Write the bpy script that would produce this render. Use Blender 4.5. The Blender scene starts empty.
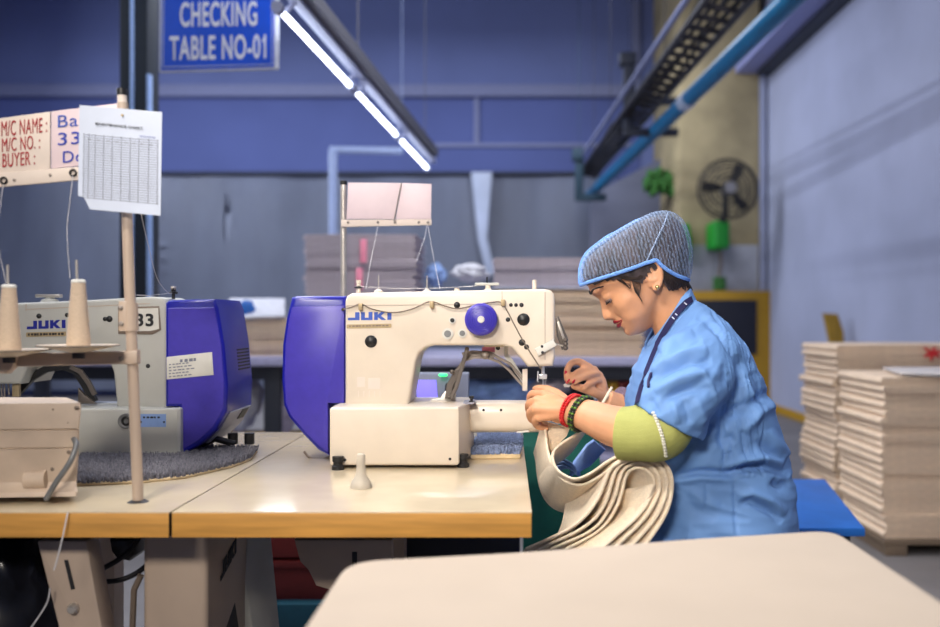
import bpy, bmesh, math, random
from mathutils import Vector, Matrix, noise
random.seed(7)
PI = math.pi
SC = bpy.context.scene
COL = SC.collection
# ------------------------------------------------------------------ camera model
F, U0, V0, H = 914.0, 507.0, 318.0, 1.1
def P(u, v, Y): return Vector(((u-U0)*Y/F, Y, H-(v-V0)*Y/F))
def XX(u, Y): return (u-U0)*Y/F
def ZZ(v, Y): return H-(v-V0)*Y/F

# ------------------------------------------------------------------ materials
def lin(c):
    out = []
    for x in c:
        x /= 255.0
        out.append(x/12.92 if x <= .04045 else ((x+.055)/1.055)**2.4)
    return out
MATS = {}
def mat(name, rgb, rough=.5, metal=0.0, var=.06, scale=30.0, bump=0.0, bscale=None, coat=0.0, sheen=0.0, emit=None, stretch=None, spec=.5, trans=0.0):
    m = bpy.data.materials.new(name); m.use_nodes = True
    nt = m.node_tree; nd = nt.nodes; b = nd['Principled BSDF']
    c = lin(rgb)
    b.inputs['Roughness'].default_value = rough
    b.inputs['Metallic'].default_value = metal
    b.inputs['Specular IOR Level'].default_value = spec
    if coat: b.inputs['Coat Weight'].default_value = coat; b.inputs['Coat Roughness'].default_value = .15
    if sheen: b.inputs['Sheen Weight'].default_value = sheen
    if trans: b.inputs['Transmission Weight'].default_value = trans
    tc = nd.new('ShaderNodeTexCoord'); mp = nd.new('ShaderNodeMapping')
    nt.links.new(tc.outputs['Object'], mp.inputs['Vector'])
    if stretch: mp.inputs['Scale'].default_value = stretch
    nz = nd.new('ShaderNodeTexNoise'); nz.inputs['Scale'].default_value = scale; nz.inputs['Detail'].default_value = 5
    nt.links.new(mp.outputs['Vector'], nz.inputs['Vector'])
    cr = nd.new('ShaderNodeValToRGB')
    cr.color_ramp.elements[0].position = .3; cr.color_ramp.elements[1].position = .7
    cr.color_ramp.elements[0].color = [max(0, x*(1-var*1.6)) for x in c]+[1]
    cr.color_ramp.elements[1].color = [min(1, x*(1+var)) for x in c]+[1]
    nt.links.new(nz.outputs['Fac'], cr.inputs['Fac'])
    nt.links.new(cr.outputs['Color'], b.inputs['Base Color'])
    if bump:
        n2 = nd.new('ShaderNodeTexNoise'); n2.inputs['Scale'].default_value = bscale or scale*4; n2.inputs['Detail'].default_value = 6
        nt.links.new(mp.outputs['Vector'], n2.inputs['Vector'])
        bp = nd.new('ShaderNodeBump'); bp.inputs['Strength'].default_value = bump; bp.inputs['Distance'].default_value = .01
        nt.links.new(n2.outputs['Fac'], bp.inputs['Height']); nt.links.new(bp.outputs['Normal'], b.inputs['Normal'])
    if emit:
        b.inputs['Emission Color'].default_value = lin(emit[0])+[1]; b.inputs['Emission Strength'].default_value = emit[1]
    MATS[name] = m
    return m
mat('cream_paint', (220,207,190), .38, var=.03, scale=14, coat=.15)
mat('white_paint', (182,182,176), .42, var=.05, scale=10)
mat('beige_metal', (188,168,150), .42, var=.04, scale=12)
mat('cream_dirty', (196,176,156), .5, var=.08, scale=18)
mat('blue_plastic', (20,24,150), .32, var=.03, scale=8, coat=.2)
mat('purple_plastic_and_sheen', (66,56,170), .35, var=.05, scale=60)  # the dial's own purple; over the blue covers, a reflected sheen painted as colour
mat('black_rubber', (24,24,26), .45)
mat('dark_metal', (60,58,58), .4, .7)
mat('chrome', (238,238,242), .25, .2)
mat('steel', (196,190,182), .32, .55, var=.08, scale=40)
mat('steel_grey', (150,140,132), .42, .4, var=.12, scale=40)
mat('dark_steel', (104,96,90), .42, .4)
mat('grey_panel', (150,150,165), .5)
mat('wire_brown', (118,104,92), .5)
mat('ink_blue', (40,62,170), .6)
mat('logo_blue', (48,84,180), .5)
mat('logo_deep', (20,32,140), .5)
mat('ink_red', (165,28,40), .6)
mat('ink_black', (30,30,34), .6)
mat('ink_grey', (120,124,140), .7)
mat('label_gold', (176,156,120), .45, .3)
mat('sticker', (214,212,204), .6, var=.05)
mat('paper', (205,214,232), .7, var=.02)
mat('board_pink', (226,206,210), .5, var=.02)
mat('board_cream', (222,208,196), .5, var=.02)
mat('laminate', (200,184,156), .2, var=.07, scale=7, coat=.25)
mat('edge_wood', (206,150,72), .5, var=.15, scale=20, stretch=(.3,1,4))
mat('edge_dark', (60,52,48), .6)
mat('thread', (206,184,160), .7, var=.1, scale=200, stretch=(1,1,8), bump=.15, bscale=300)
mat('thread_white', (210,208,210), .8)
mat('dish', (214,196,172), .5)
mat('shag_grey', (112,110,118), .95, var=.3, scale=120)
mat('shag_blue', (128,142,176), .95, var=.3, scale=90)
mat('mat_back', (214,190,150), .85, var=.1)
mat('felt', (248,230,204), .95, var=.06, scale=160, bump=.5, bscale=420, sheen=.1)
mat('felt_pile', (226,212,190), .95, var=.25, scale=220, bump=1.0, bscale=350)
mat('mat_cream', (232,208,182), .95, var=.05, scale=30, bump=.2, bscale=200)
mat('mat_lilac', (196,186,196), .95, var=.05, scale=30, bump=.2, bscale=200)
mat('mat_white', (206,200,198), .95, var=.08, scale=60)
mat('table_cloth', (194,178,160), .85, var=.02, scale=8, bump=.05, bscale=200)
mat('skin', (214,156,118), .44, var=.07, scale=18, spec=.4, bump=.04, bscale=300)
mat('lip_red', (138,14,32), .3)
mat('nail_red', (190,16,56), .25)
mat('hair', (46,33,28), .5, var=.3, scale=60, stretch=(1,1,.2))
mat('hair_net_under', (66,54,56), .6, var=.5, scale=70, stretch=(1,1,.3), bump=.3, bscale=120)
mat('eye_white', (140,118,110), .5)
mat('eye_dark', (28,18,16), .25)
mat('uniform', (106,148,206), .7, var=.04, scale=9, bump=.16, bscale=22, stretch=(1,1,.45))
mat('seam_line', (186,172,158), .5)
mat('uniform_seam', (82,134,208), .8)
mat('olive', (172,174,98), .8, var=.05, scale=30, bump=.15, bscale=400)
mat('lace', (225,222,205), .9)
mat('trousers', (58,74,120), .85)
mat('shoe', (40,34,34), .6)
mat('lanyard', (36,32,78), .7)
mat('bead_red', (200,30,32), .4)
mat('bead_black', (28,30,24), .4)
mat('bead_green', (96,140,40), .4)
mat('bead_pattern', (110,90,110), .6, var=.5, scale=300)
mat('gold', (222,190,130), .25, .8)
mat('wall_blue', (110,122,172), .85, var=.07, scale=.8, bump=.05, bscale=6)
mat('wall_blue_deep', (86,98,154), .85, var=.07, scale=.8)
mat('wall_white', (168,174,200), .85, var=.07, scale=1.2, bump=.08, bscale=4)
mat('wall_grey', (110,114,134), .85, var=.12, scale=.7)
mat('ceiling', (140,146,170), .9)
mat('plastic_sheet', (146,154,176), .35, var=.14, scale=1.4, stretch=(1,1,.3), bump=.3, bscale=3)
mat('sheet_pale', (172,182,206), .4, var=.08, scale=3)
mat('ledge', (126,132,168), .8)
mat('floor', (120,116,116), .55, var=.14, scale=2.2)
mat('pillar', (176,160,122), .85, var=.2, scale=2.0, bump=.1)
mat('pillar_pale', (176,178,186), .85, var=.2, scale=3.0)
mat('yellow_paint', (186,142,30), .6, var=.1)
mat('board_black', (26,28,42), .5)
mat('plank', (168,132,40), .7, var=.2, scale=14, stretch=(3,3,.4))
mat('pipe_teal', (14,110,160), .4, var=.06)
mat('column_dark', (26,36,48), .5)
mat('column_edge', (150,180,232), .5)
mat('pipe_white', (168,186,226), .5)
mat('tray_dark', (40,38,46), .6)
mat('cable_black', (24,22,28), .6)
mat('bracket_dark', (38,44,60), .6)
mat('bracket_teal', (30,58,74), .6)
mat('sign_blue', (0,74,204), .45, var=.03)
mat('sign_white', (215,220,235), .5)
mat('lamp_body', (160,166,196), .5)
mat('tube', (240,246,255), .4, emit=((235,243,255), 8.0))
mat('rail_grey', (92,94,108), .6)
mat('duct', (150,156,206), .7)
mat('fan_wire', (70,66,62), .5, .4)
mat('fan_blade', (30,30,36), .5)
mat('fan_hub', (150,148,150), .5)
mat('green_plastic', (24,150,44), .5)
mat('green_leaf', (60,120,50), .6, var=.3)
mat('bench_blue', (24,96,180), .5, var=.08, scale=9)
mat('bag_black', (16,18,26), .25, var=.3)
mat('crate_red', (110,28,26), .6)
mat('crate_teal', (30,86,104), .6)
mat('cloth_blue', (138,168,222), .85, var=.15, scale=12)
mat('cloth_white', (210,212,222), .85, var=.08)
mat('screen', (130,120,235), .4, emit=((120,110,235), .8))
mat('led_green', (40,240,110), .4, emit=((40,245,110), 3.0))
mat('device_grey', (118,124,146), .5)
mat('pink_tie', (246,150,176), .7)
mat('red_tie', (196,40,44), .7)
mat('checking_top', (176,176,210), .4)
mat('table_frame', (36,40,52), .6)
mat('stool_wood', (120,84,54), .6)
mat('pedestal', (190,180,164), .5)
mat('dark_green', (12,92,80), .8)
mat('pallet_wood', (110,94,78), .8)
mat('black_box', (22,22,24), .5)
mat('socket_grey', (120,122,124), .45, .4)

def wave_net(name):
    m = bpy.data.materials.new(name); m.use_nodes = True
    nt = m.node_tree; nd = nt.nodes; L = nt.links
    out = nd['Material Output']; b = nd['Principled BSDF']
    b.inputs['Base Color'].default_value = lin((158,182,222))+[1]; b.inputs['Roughness'].default_value = .7
    tr = nd.new('ShaderNodeBsdfTransparent'); mx = nd.new('ShaderNodeMixShader')
    tc = nd.new('ShaderNodeTexCoord'); mp = nd.new('ShaderNodeMapping')
    mp.inputs['Rotation'].default_value = (0, math.radians(14), 0)
    w = nd.new('ShaderNodeTexWave'); w.inputs['Scale'].default_value = 42; w.inputs['Distortion'].default_value = 5.0
    w.inputs['Detail'].default_value = 3; w.inputs['Detail Scale'].default_value = 2.5
    n = nd.new('ShaderNodeTexNoise'); n.inputs['Scale'].default_value = 260
    lw = nd.new('ShaderNodeLayerWeight'); lw.inputs['Blend'].default_value = .32
    L.new(tc.outputs['Object'], mp.inputs['Vector']); L.new(mp.outputs['Vector'], w.inputs['Vector']); L.new(tc.outputs['Object'], n.inputs['Vector'])
    a1 = nd.new('ShaderNodeMath'); a1.operation = 'MULTIPLY'; L.new(w.outputs['Fac'], a1.inputs[0]); L.new(n.outputs['Fac'], a1.inputs[1])
    a2 = nd.new('ShaderNodeMath'); a2.operation = 'MULTIPLY_ADD'; L.new(a1.outputs[0], a2.inputs[0]); a2.inputs[1].default_value = .55; a2.inputs[2].default_value = .0
    a3 = nd.new('ShaderNodeMath'); a3.operation = 'MULTIPLY_ADD'; L.new(lw.outputs['Facing'], a3.inputs[0]); a3.inputs[1].default_value = .42; L.new(a2.outputs[0], a3.inputs[2]); a3.use_clamp = True
    L.new(a3.outputs[0], mx.inputs['Fac']); L.new(tr.outputs[0], mx.inputs[1]); L.new(b.outputs[0], mx.inputs[2])
    L.new(mx.outputs[0], out.inputs['Surface'])
    MATS[name] = m
wave_net('hair_net')
mat('hair_net_seam', (150,168,200), .8)
mat('net_band', (112,160,236), .7, bump=.3, bscale=500)

# ------------------------------------------------------------------ geometry helpers
def loft(bm, rings, cap=True, closed=True):
    vr = [[bm.verts.new(p) for p in r] for r in rings]
    n = len(vr[0])
    for a, b in zip(vr, vr[1:]):
        for i in range(n if closed else n-1):
            j = (i+1) % n
            bm.faces.new((a[i], a[j], b[j], b[i]))
    if cap and closed:
        bm.faces.new(list(reversed(vr[0]))); bm.faces.new(vr[-1])
    return vr
def frames(path):
    path = [Vector(p) for p in path]
    ts = []
    for i in range(len(path)):
        a = path[max(0, i-1)]; b = path[min(len(path)-1, i+1)]
        ts.append((b-a).normalized())
    up = Vector((0,0,1)) if abs(ts[0].z) < .9 else Vector((0,1,0))
    n = (up - ts[0]*up.dot(ts[0])).normalized()
    out = []
    for p, t in zip(path, ts):
        n = (n - t*n.dot(t))
        n.normalize()
        out.append((p, t, n, t.cross(n)))
    return out
def tube(bm, path, r, n=10, cap=True, flat=1.0):
    rr = r if isinstance(r, (list, tuple)) else [r]*len(path)
    rings = []
    for (p, t, a, b), q in zip(frames(path), rr):
        rings.append([p + a*(q*math.cos(2*PI*k/n)) + b*(q*flat*math.sin(2*PI*k/n)) for k in range(n)])
    loft(bm, rings, cap)
def smooth_path(pts, k=6):
    pts = [Vector(p) for p in pts]; out = []
    for i in range(len(pts)-1):
        p0 = pts[max(0,i-1)]; p1 = pts[i]; p2 = pts[i+1]; p3 = pts[min(len(pts)-1,i+2)]
        for s in range(k):
            t = s/k
            out.append(.5*((2*p1)+(p2-p0)*t+(2*p0-5*p1+4*p2-p3)*t*t+(3*p1-p0-3*p2+p3)*t**3))
    out.append(pts[-1]); return out
def capsule_chain(bm, pts, radii, n=12):
    # rounded ended tapered tube
    pts = [Vector(p) for p in pts]
    d0 = (pts[0]-pts[1]).normalized(); d1 = (pts[-1]-pts[-2]).normalized()
    pp = [pts[0]+d0*radii[0]*.9, pts[0]+d0*radii[0]*.5]+pts+[pts[-1]+d1*radii[-1]*.5, pts[-1]+d1*radii[-1]*.9]
    rr = [radii[0]*.4, radii[0]*.85]+list(radii)+[radii[-1]*.85, radii[-1]*.4]
    tube(bm, pp, rr, n)
def ell(bm, c, r, n=16, m=10, rot=None):
    M = Matrix.Translation(Vector(c)) @ (rot.to_4x4() if rot else Matrix()) @ Matrix.Diagonal((r[0], r[1], r[2], 1))
    bmesh.ops.create_uvsphere(bm, u_segments=n, v_segments=m, radius=1, matrix=M)
def box(bm, x0, x1, y0, y1, z0, z1, bev=0.0, seg=2):
    vs = [bm.verts.new((x, y, z)) for x in (x0, x1) for y in (y0, y1) for z in (z0, z1)]
    q = [(0,1,3,2),(4,6,7,5),(0,4,5,1),(2,3,7,6),(0,2,6,4),(1,5,7,3)]
    fs = [bm.faces.new([vs[i] for i in f]) for f in q]
    if bev:
        es = list({e for f in fs for e in f.edges})
        bmesh.ops.bevel(bm, geom=es, offset=bev, segments=seg, profile=.6, affect='EDGES', clamp_overlap=True)
def prism(bm, front, off, bev=0.0, seg=2, front_only=False):
    # front: list of Vectors of a planar polygon; off: Vector to the back polygon
    a = [bm.verts.new(p) for p in front]; b = [bm.verts.new(Vector(p)+off) for p in front]
    f1 = bm.faces.new(a); f2 = bm.faces.new(list(reversed(b)))
    n = len(a); side = []
    for i in range(n):
        j = (i+1) % n
        side.append(bm.faces.new((a[j], a[i], b[i], b[j])))
    bmesh.ops.recalc_face_normals(bm, faces=[f1, f2]+side)
    if bev:
        es = list(f1.edges) + ([] if front_only else list(f2.edges))
        bmesh.ops.bevel(bm, geom=es, offset=bev, segments=seg, profile=.5, affect='EDGES', clamp_overlap=True)
def ppx(bm, px, Y, depth, bev=0.0, seg=2, front_only=False):
    prism(bm, [P(u, v, Y) for u, v in px], Vector((0, depth, 0)), bev, seg, front_only)
def round_poly(pts, r, k=4):
    out = []; n = len(pts)
    for i in range(n):
        p = Vector(pts[i]); a = Vector(pts[i-1]); b = Vector(pts[(i+1) % n])
        da = a-p; db = b-p
        q = min(r, da.length*.45, db.length*.45)
        s = p+da.normalized()*q; e = p+db.normalized()*q
        for t in range(k+1):
            w = t/k
            out.append(s*(1-w)**2 + p*2*w*(1-w) + e*w*w)
    return out
def lathe(bm, c, prof, axis='z', n=24):
    c = Vector(c); rings = []
    for r, h in prof:
        ring = []
        for k in range(n):
            a = 2*PI*k/n
            if axis == 'z': d = Vector((r*math.cos(a), r*math.sin(a), h))
            elif axis == 'y': d = Vector((r*math.cos(a), h, r*math.sin(a)))
            else: d = Vector((h, r*math.cos(a), r*math.sin(a)))
            ring.append(c+d)
        rings.append(ring)
    loft(bm, rings)
def ring_torus(bm, c, R, r, a=Vector((1,0,0)), b=Vector((0,0,1)), n=40, m=8):
    c = Vector(c); ax = a.cross(b).normalized(); rings = []
    for i in range(n):
        t = 2*PI*i/n; d = a*math.cos(t)+b*math.sin(t)
        rings.append([c + d*(R+r*math.cos(2*PI*k/m)) + ax*(r*math.sin(2*PI*k/m)) for k in range(m)])
    rings.append(rings[0])
    vr = [[bm.verts.new(p) for p in rr] for rr in rings[:-1]]
    for i in range(n):
        A = vr[i]; B = vr[(i+1) % n]
        for k in range(m):
            bm.faces.new((A[k], A[(k+1) % m], B[(k+1) % m], B[k]))
def NB(): return bmesh.new()

# ------------------------------------------------------------------ objects
ROOT = {}
def finish(bm, name, m, ang=38, smooth=True, recalc=True):
    if recalc: bmesh.ops.recalc_face_normals(bm, faces=bm.faces)
    if smooth:
        lim = math.radians(ang)
        for f in bm.faces: f.smooth = True
        for e in bm.edges:
            if len(e.link_faces) == 2 and e.calc_face_angle(0) > lim: e.smooth = False
    me = bpy.data.meshes.new(name); bm.to_mesh(me); bm.free()
    me.materials.append(MATS[m])
    return me
def thing(name, label, cat, loc=(0,0,0), group=None):
    o = bpy.data.objects.new(name, None); o.empty_display_size = .05; COL.objects.link(o); o.location = loc
    o['label'] = label; o['category'] = cat
    if group: o['group'] = group
    ROOT[o.name] = Vector(loc)
    return o
def part(name, bm, m, parent, label=None, **kw):
    """a child mesh; bm is in world coordinates"""
    org = ROOT[parent.name]
    me = finish(bm, name, m, **kw)
    me.transform(Matrix.Translation(-org))
    o = bpy.data.objects.new(name, me); COL.objects.link(o); o.parent = parent
    ROOT[o.name] = org
    if label: o['label'] = label
    return o
def solo(name, bm, m, label, cat, loc=(0,0,0), group=None, kind=None, **kw):
    """a top-level thing that is one mesh (bm in world coordinates); may get child parts"""
    me = finish(bm, name, m, **kw); loc = Vector(loc)
    me.transform(Matrix.Translation(-loc))
    o = bpy.data.objects.new(name, me); COL.objects.link(o); o.location = loc
    o['label'] = label; o['category'] = cat
    if group: o['group'] = group
    if kind: o['kind'] = kind
    ROOT[o.name] = loc
    return o
def struct(name, bm, m, label=None, **kw):
    me = finish(bm, name, m, **kw)
    o = bpy.data.objects.new(name, me); COL.objects.link(o); o['kind'] = 'structure'
    ROOT[o.name] = Vector((0,0,0))
    if label: o['label'] = label
    return o
def dup(o, loc, rot=None, label=None, scale=None):
    r = o.copy(); COL.objects.link(r); r.location = loc
    if rot is not None: r.rotation_euler = rot
    if scale is not None: r.scale = scale
    if label: r['label'] = label
    for ch in list(o.children):
        c = ch.copy(); COL.objects.link(c); c.parent = r
    return r
def letters(name, s, org, right, up, m, parent, bold=.02, depth=.0006, fit='both'):
    """text scaled so its box spans |right| by |up| with its lower left at org (world)"""
    cu = bpy.data.curves.new(name, 'FONT'); cu.body = s; cu.offset = bold; cu.space_character = 1.08; cu.extrude = .01
    t = bpy.data.objects.new(name, cu); COL.objects.link(t)
    dg = bpy.context.evaluated_depsgraph_get(); dg.update()
    me = bpy.data.meshes.new_from_object(t.evaluated_get(dg))
    bpy.data.objects.remove(t); bpy.data.curves.remove(cu)
    xs = [v.co.x for v in me.vertices]; ys = [v.co.y for v in me.vertices]
    x0, x1, y0, y1 = min(xs), max(xs), min(ys), max(ys)
    right = Vector(right); up = Vector(up); org = Vector(org); nrm = right.cross(up).normalized()
    base = ROOT[parent.name]
    for v in me.vertices:
        a = (v.co.x-x0)/(x1-x0); b = (v.co.y-y0)/(y1-y0); c = v.co.z/.01
        v.co = org + right*a + up*b + nrm*(depth*c) - base
    me.name = name; me.materials.clear(); me.materials.append(MATS[m])
    o = bpy.data.objects.new(name, me); COL.objects.link(o); o.parent = parent
    ROOT[o.name] = base
    return o
def juki(org, right, up, m, parent, depth=.0006):
    J = [[(0,0),(1,0),(1,1),(.62,1),(.62,.32),(0,.32)], [(0,0),(1,0),(1,1),(.66,1),(.66,.3),(.34,.3),(.34,1),(0,1)],
         [(0,0),(.33,0),(.33,.36),(.62,0),(1.05,0),(.6,.52),(1.02,1),(.6,1),(.33,.66),(.33,1),(0,1)], [(0,0),(.36,0),(.36,1),(0,1)]]
    org = Vector(org); right = Vector(right); up = Vector(up); n = right.cross(up).normalized(); b = bmesh.new()
    for off, g in zip((0,1.13,2.27,3.42), J): prism(b, [org+right*((off+x)/3.78)+up*y+n*depth for x, y in g], -n*depth*2)
    return part('lettering', b, m, parent, smooth=False)
def remeshed(bm, voxel, it=4, fac=.5):
    bmesh.ops.recalc_face_normals(bm, faces=bm.faces)
    me = bpy.data.meshes.new('tmp'); bm.to_mesh(me); bm.free()
    o = bpy.data.objects.new('tmp', me); COL.objects.link(o)
    r = o.modifiers.new('r', 'REMESH'); r.mode = 'VOXEL'; r.voxel_size = voxel; r.adaptivity = 0
    s = o.modifiers.new('s', 'SMOOTH'); s.factor = fac; s.iterations = it
    dg = bpy.context.evaluated_depsgraph_get(); dg.update()
    m2 = bpy.data.meshes.new_from_object(o.evaluated_get(dg))
    bpy.data.objects.remove(o); bpy.data.meshes.remove(me)
    out = bmesh.new(); out.from_mesh(m2); bpy.data.meshes.remove(m2)
    return out
ORD = ['top','second','third','fourth','fifth','sixth','seventh','eighth','ninth','tenth','eleventh','twelfth','thirteenth','fourteenth','fifteenth','sixteenth','seventeenth','eighteenth','nineteenth','twentieth','twenty-first','twenty-second','twenty-third','twenty-fourth','twenty-fifth','twenty-sixth']
# ================================================================== sewing tables
TZ = .778
def lt(name, s, u0, vb, u1, vt, Y, m, parent, slope=0.0, **kw):
    o = P(u0, vb, Y); r = P(u1, vb+slope*(u1-u0), Y)-o; w = P(u0, vt, Y)-o
    return letters(name, s, o, r, w, m, parent, **kw)
def print_marks(u0, vb, u1, vt, Y, m, parent, n=7, slope=0.0):
    """small unreadable print: a row of short bars"""
    b = NB(); u = u0
    for k in range(n):
        w = (u1-u0)/n*(.55+.3*((k*7) % 3)/2); v = slope*(u-u0)
        prism(b, [P(u,vb+v,Y), P(u,vt+v,Y), P(u+w,vt+v+slope*w,Y), P(u+w,vb+v+slope*w,Y)], Vector((0,.0004,0))); u += (u1-u0)/n
    return part('printed_mark', b, m, parent, smooth=False)
def sewing_table(x0, x1, label, feet):
    t = thing('sewing_table', label, 'table', ((x0+x1)/2, 2.05, 0), 'sewing machine tables')
    y0, y1 = 1.516, 2.58
    b = NB(); box(b, x0, x1, y0+.002, y1, TZ-.003, TZ, .001); part('laminate_top', b, 'laminate', t)
    b = NB(); box(b, x0+.0015, x1-.0015, y0+.002, y1-.001, TZ-.043, TZ-.0032, .002); part('board_core', b, 'edge_dark', t)
    b = NB(); box(b, x0+.001, x1-.001, y0, y0+.0018, TZ-.042, TZ-.002, .0008); part('wood_edging', b, 'edge_wood', t)
    for fx in feet:
        b = NB(); box(b, fx-.03, fx+.03, 1.75, 2.35, .02, .06, .006); part('foot_rail', b, 'beige_metal', t)
        for fy in (1.95, 2.3):
            b = NB(); box(b, fx-.025, fx+.025, fy-.03, fy+.03, .06, TZ-.043, .006); part('leg', b, 'beige_metal', t)
    return t
tR = sewing_table(-.557, .0415, 'cream topped sewing table with wooden edge under the right sewing machine', (-.28,))
tL = sewing_table(-1.16, -.560, 'cream topped sewing table with wooden edge under the left sewing machine', (-1.0,))
# slanted stand bracket under the left table, seen below the edge
b = NB()
prism(b, round_poly([P(37,541,1.60), P(86,541,1.60), P(104,640,1.60), P(110,700,1.60), P(78,700,1.60), P(62,640,1.60)], .004), Vector((0,.05,0)), .003)
br = part('stand_bracket', b, 'beige_metal', tL)
b = NB(); lathe(b, P(74,608,1.60), [(0,-.012),(.006,-.012),(.009,-.008),(.010,-.002),(.010,0),(0,0)], 'y', 18); part('knob', b, 'steel', br)
b = NB(); prism(b, [P(64,560,1.599), P(68,560,1.599), P(75,589,1.599), P(71,590,1.599)], Vector((0,.002,0))); part('slot', b, 'ink_black', br)
# bracket under the right table
b = NB(); ppx(b, [(294,540),(392,540),(392,640),(345,640),(330,590),(316,586),(308,570),(300,562)], 1.85, .03, .004)
br = part('stand_bracket', b, 'beige_metal', tR)
b = NB(); ppx(b, [(352,552),(357,552),(357,568),(352,568)], 1.8485, .002); part('slot', b, 'ink_black', br)
# control box below the seam
cb = thing('control_box', 'cream motor control box hung below the joint of the two tables', 'control box', P(190,600,1.75))
b = NB(); box(b, -.662, -.545, 1.66, 1.92, .36, TZ-.043, .012, 3); part('housing', b, 'beige_metal', cb)
b = NB(); prism(b, [Vector((-.545,1.90,.56)), Vector((-.545,1.94,.72)), Vector((-.53,2.02,.72)), Vector((-.50,2.02,.40)), Vector((-.52,1.90,.40))], Vector((-.03,0,0)), .004); part('side_plate', b, 'white_paint', cb)
o = Vector((-.5435, 1.735, .60)); juki(o, Vector((0,.10,.030)), Vector((0,0,.030)), 'ink_black', cb)
b = NB(); prism(b, [Vector((-.5445,1.70,.46)), Vector((-.5445,1.83,.53)), Vector((-.5445,1.86,.46))], Vector((-.004,0,0))); part('vent', b, 'ink_black', cb)

# ================================================================== right sewing machine
mr = thing('sewing_machine', 'cream and blue sewing machine with purple dial, at the needle of which the woman works', 'sewing machine', (-.25, 2.05, TZ))
YA = 2.03
arm = [(345,409),(345,301),(347,296),(352,293),(440,291),(545,289),(551,290.5),(554,294),(555,300),(555,358),(553,366),(528,367),(519,356),(512,348),(504,345.5),(434,345.5),(425,348),(419,353.5),(416,362),(408,409)]
b = NB(); ppx(b, arm, YA, .15, .0075, 3); A = part('arm', b, 'cream_paint', mr)
# chamfered inner lip around the opening
b = NB(); ppx(b, [(346,305.2),(502,303.5),(502,304.4),(346,306.2)], YA-.0006, .002); part('lid_seam', b, 'seam_line', A)
b = NB(); ppx(b, [(501.6,291),(502.4,291),(502.6,303),(501.8,303)], YA-.0006, .002); part('lid_seam', b, 'seam_line', A)
b = NB(); ppx(b, [(544.6,292),(545.6,292),(545.6,360),(544.6,360)], YA-.0006, .002); part('face_plate_seam', b, 'seam_line', A)
b = NB(); plan = [(-.3776,1.95),(-.112,1.95),(-.1035,1.953),(-.092,2.03),(-.077,2.11),(-.078,2.15),(-.088,2.2),(-.3776,2.2)]
prism(b, [Vector((x,y,.785)) for x, y in plan], Vector((0,0,.125)), .006, 3); B = part('base', b, 'cream_paint', mr)
for (u, v) in ((345,460),(450,459)):
    b = NB(); lathe(b, P(u, v, 1.95), [(0,-.001),(.0032,-.001),(.0032,.004),(0,.004)], 'y', 12); part('screw', b, 'ink_black', B)
for (fx, fy) in ((XX(338,1.942),1.942),(XX(463,1.975),1.975),(-.36,2.17),(-.1,2.17)):
    b = NB(); lathe(b, (fx,fy,TZ), [(0,0),(.013,0),(.013,.008),(.010,.010),(.010,.016),(.012,.018),(.012,.028),(0,.028)]); part('foot', b, 'black_rubber', mr)
# motor cover
cov = [(291,297.5),(296,296),(346,296),(346,404),(329,404),(329,456),(318,450.5),(303,435),(288,417),(283,405),(281.2,380),(282,345),(286,318)]
b = NB(); ppx(b, cov, 2.045, .16, .010, 3); C = part('motor_cover', b, 'blue_plastic', mr)
inn = [(292,307),(344,305.5),(344,403),(328,403),(328,452),(319,446),(305,432),(290.5,415),(286,403),(284.5,380),(285.3,345),(288.8,320)]
b = NB(); ppx(b, inn, 2.0425, .02, .0015, 2); part('cover_panel', b, 'purple_plastic_and_sheen', C)  # purple sheen of the blue cover, put into the panel's colour
b = NB(); lathe(b, P(343,309.5,2.041), [(0,-.003),(.0035,-.003),(.0035,.003),(0,.003)], 'y', 12); part('cable_hole', b, 'ink_black', C)
# dark props under the cover
for (x, y) in ((-.385,2.05),(-.372,2.09)):
    b = NB(); tube(b, [(x,y,TZ),(x,y,TZ+.02),(x+.012,y,TZ+.045)], [.012,.007,.007], 10); part('support_rod', b, 'black_rubber', mr)
b = NB(); tube(b, smooth_path([P(304,453,2.1)+Vector((0,0,.004)), P(310,458,2.1), P(322,459,2.1), P(331,456,2.1)]), .003, 8); part('cable', b, 'wire_brown', mr)
# hand dial
b = NB(); c = P(481, 319.5, 2.005)
lathe(b, c, [(0,-.002),(.030,-.002),(.0345,.001),(.036,.004),(.036,.014),(.034,.016),(.022,.018),(.022,.03),(0,.03)], 'y', 48); D = part('dial', b, 'purple_plastic_and_sheen', mr)
b = NB(); lathe(b, c, [(0,-.006),(.007,-.006),(.008,-.004),(.008,.0),(0,.0)], 'y', 24); part('dial_cap', b, 'sticker', D)
for R in (.014,.019,.024,.029):
    b = NB(); ring_torus(b, c+Vector((0,-.0022,0)), R, .0006); part('dial_groove', b, 'blue_plastic', D)
# plugs, buttons
def plug(u, v, r, m='black_rubber', dome=True, Y=YA, par=None):
    b = NB(); q = r*Y/F
    lathe(b, P(u,v,Y), [(0,-.55*q),(.4*q,-.5*q),(.75*q,-.33*q),(q,-.05*q),(q,.004),(0,.004)] if dome else [(0,-.0015),(q,-.0015),(q,.004),(0,.004)], 'y', 20)
    return part('plug', b, m, par or A)
for u, v, r in ((371,341.5,6.2),(457,305,3.2),(523.5,319.5,6.3),(522,342.5,3.4),(526.5,347,2.6),(508,319.6,2.3),(511,305,1.9),(516,305,1.9),(521.5,305,2.2)): plug(u, v, r)
for u, v, r in ((452.3,320.3,3.5),(447.6,333.8,5.6),(462.3,333.3,4.6)):
    plug(u, v, r, 'sticker', False, YA-.001)
    plug(u, v, r*.62, 'socket_grey' if r > 4 else 'black_rubber', False, YA-.0022)
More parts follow.
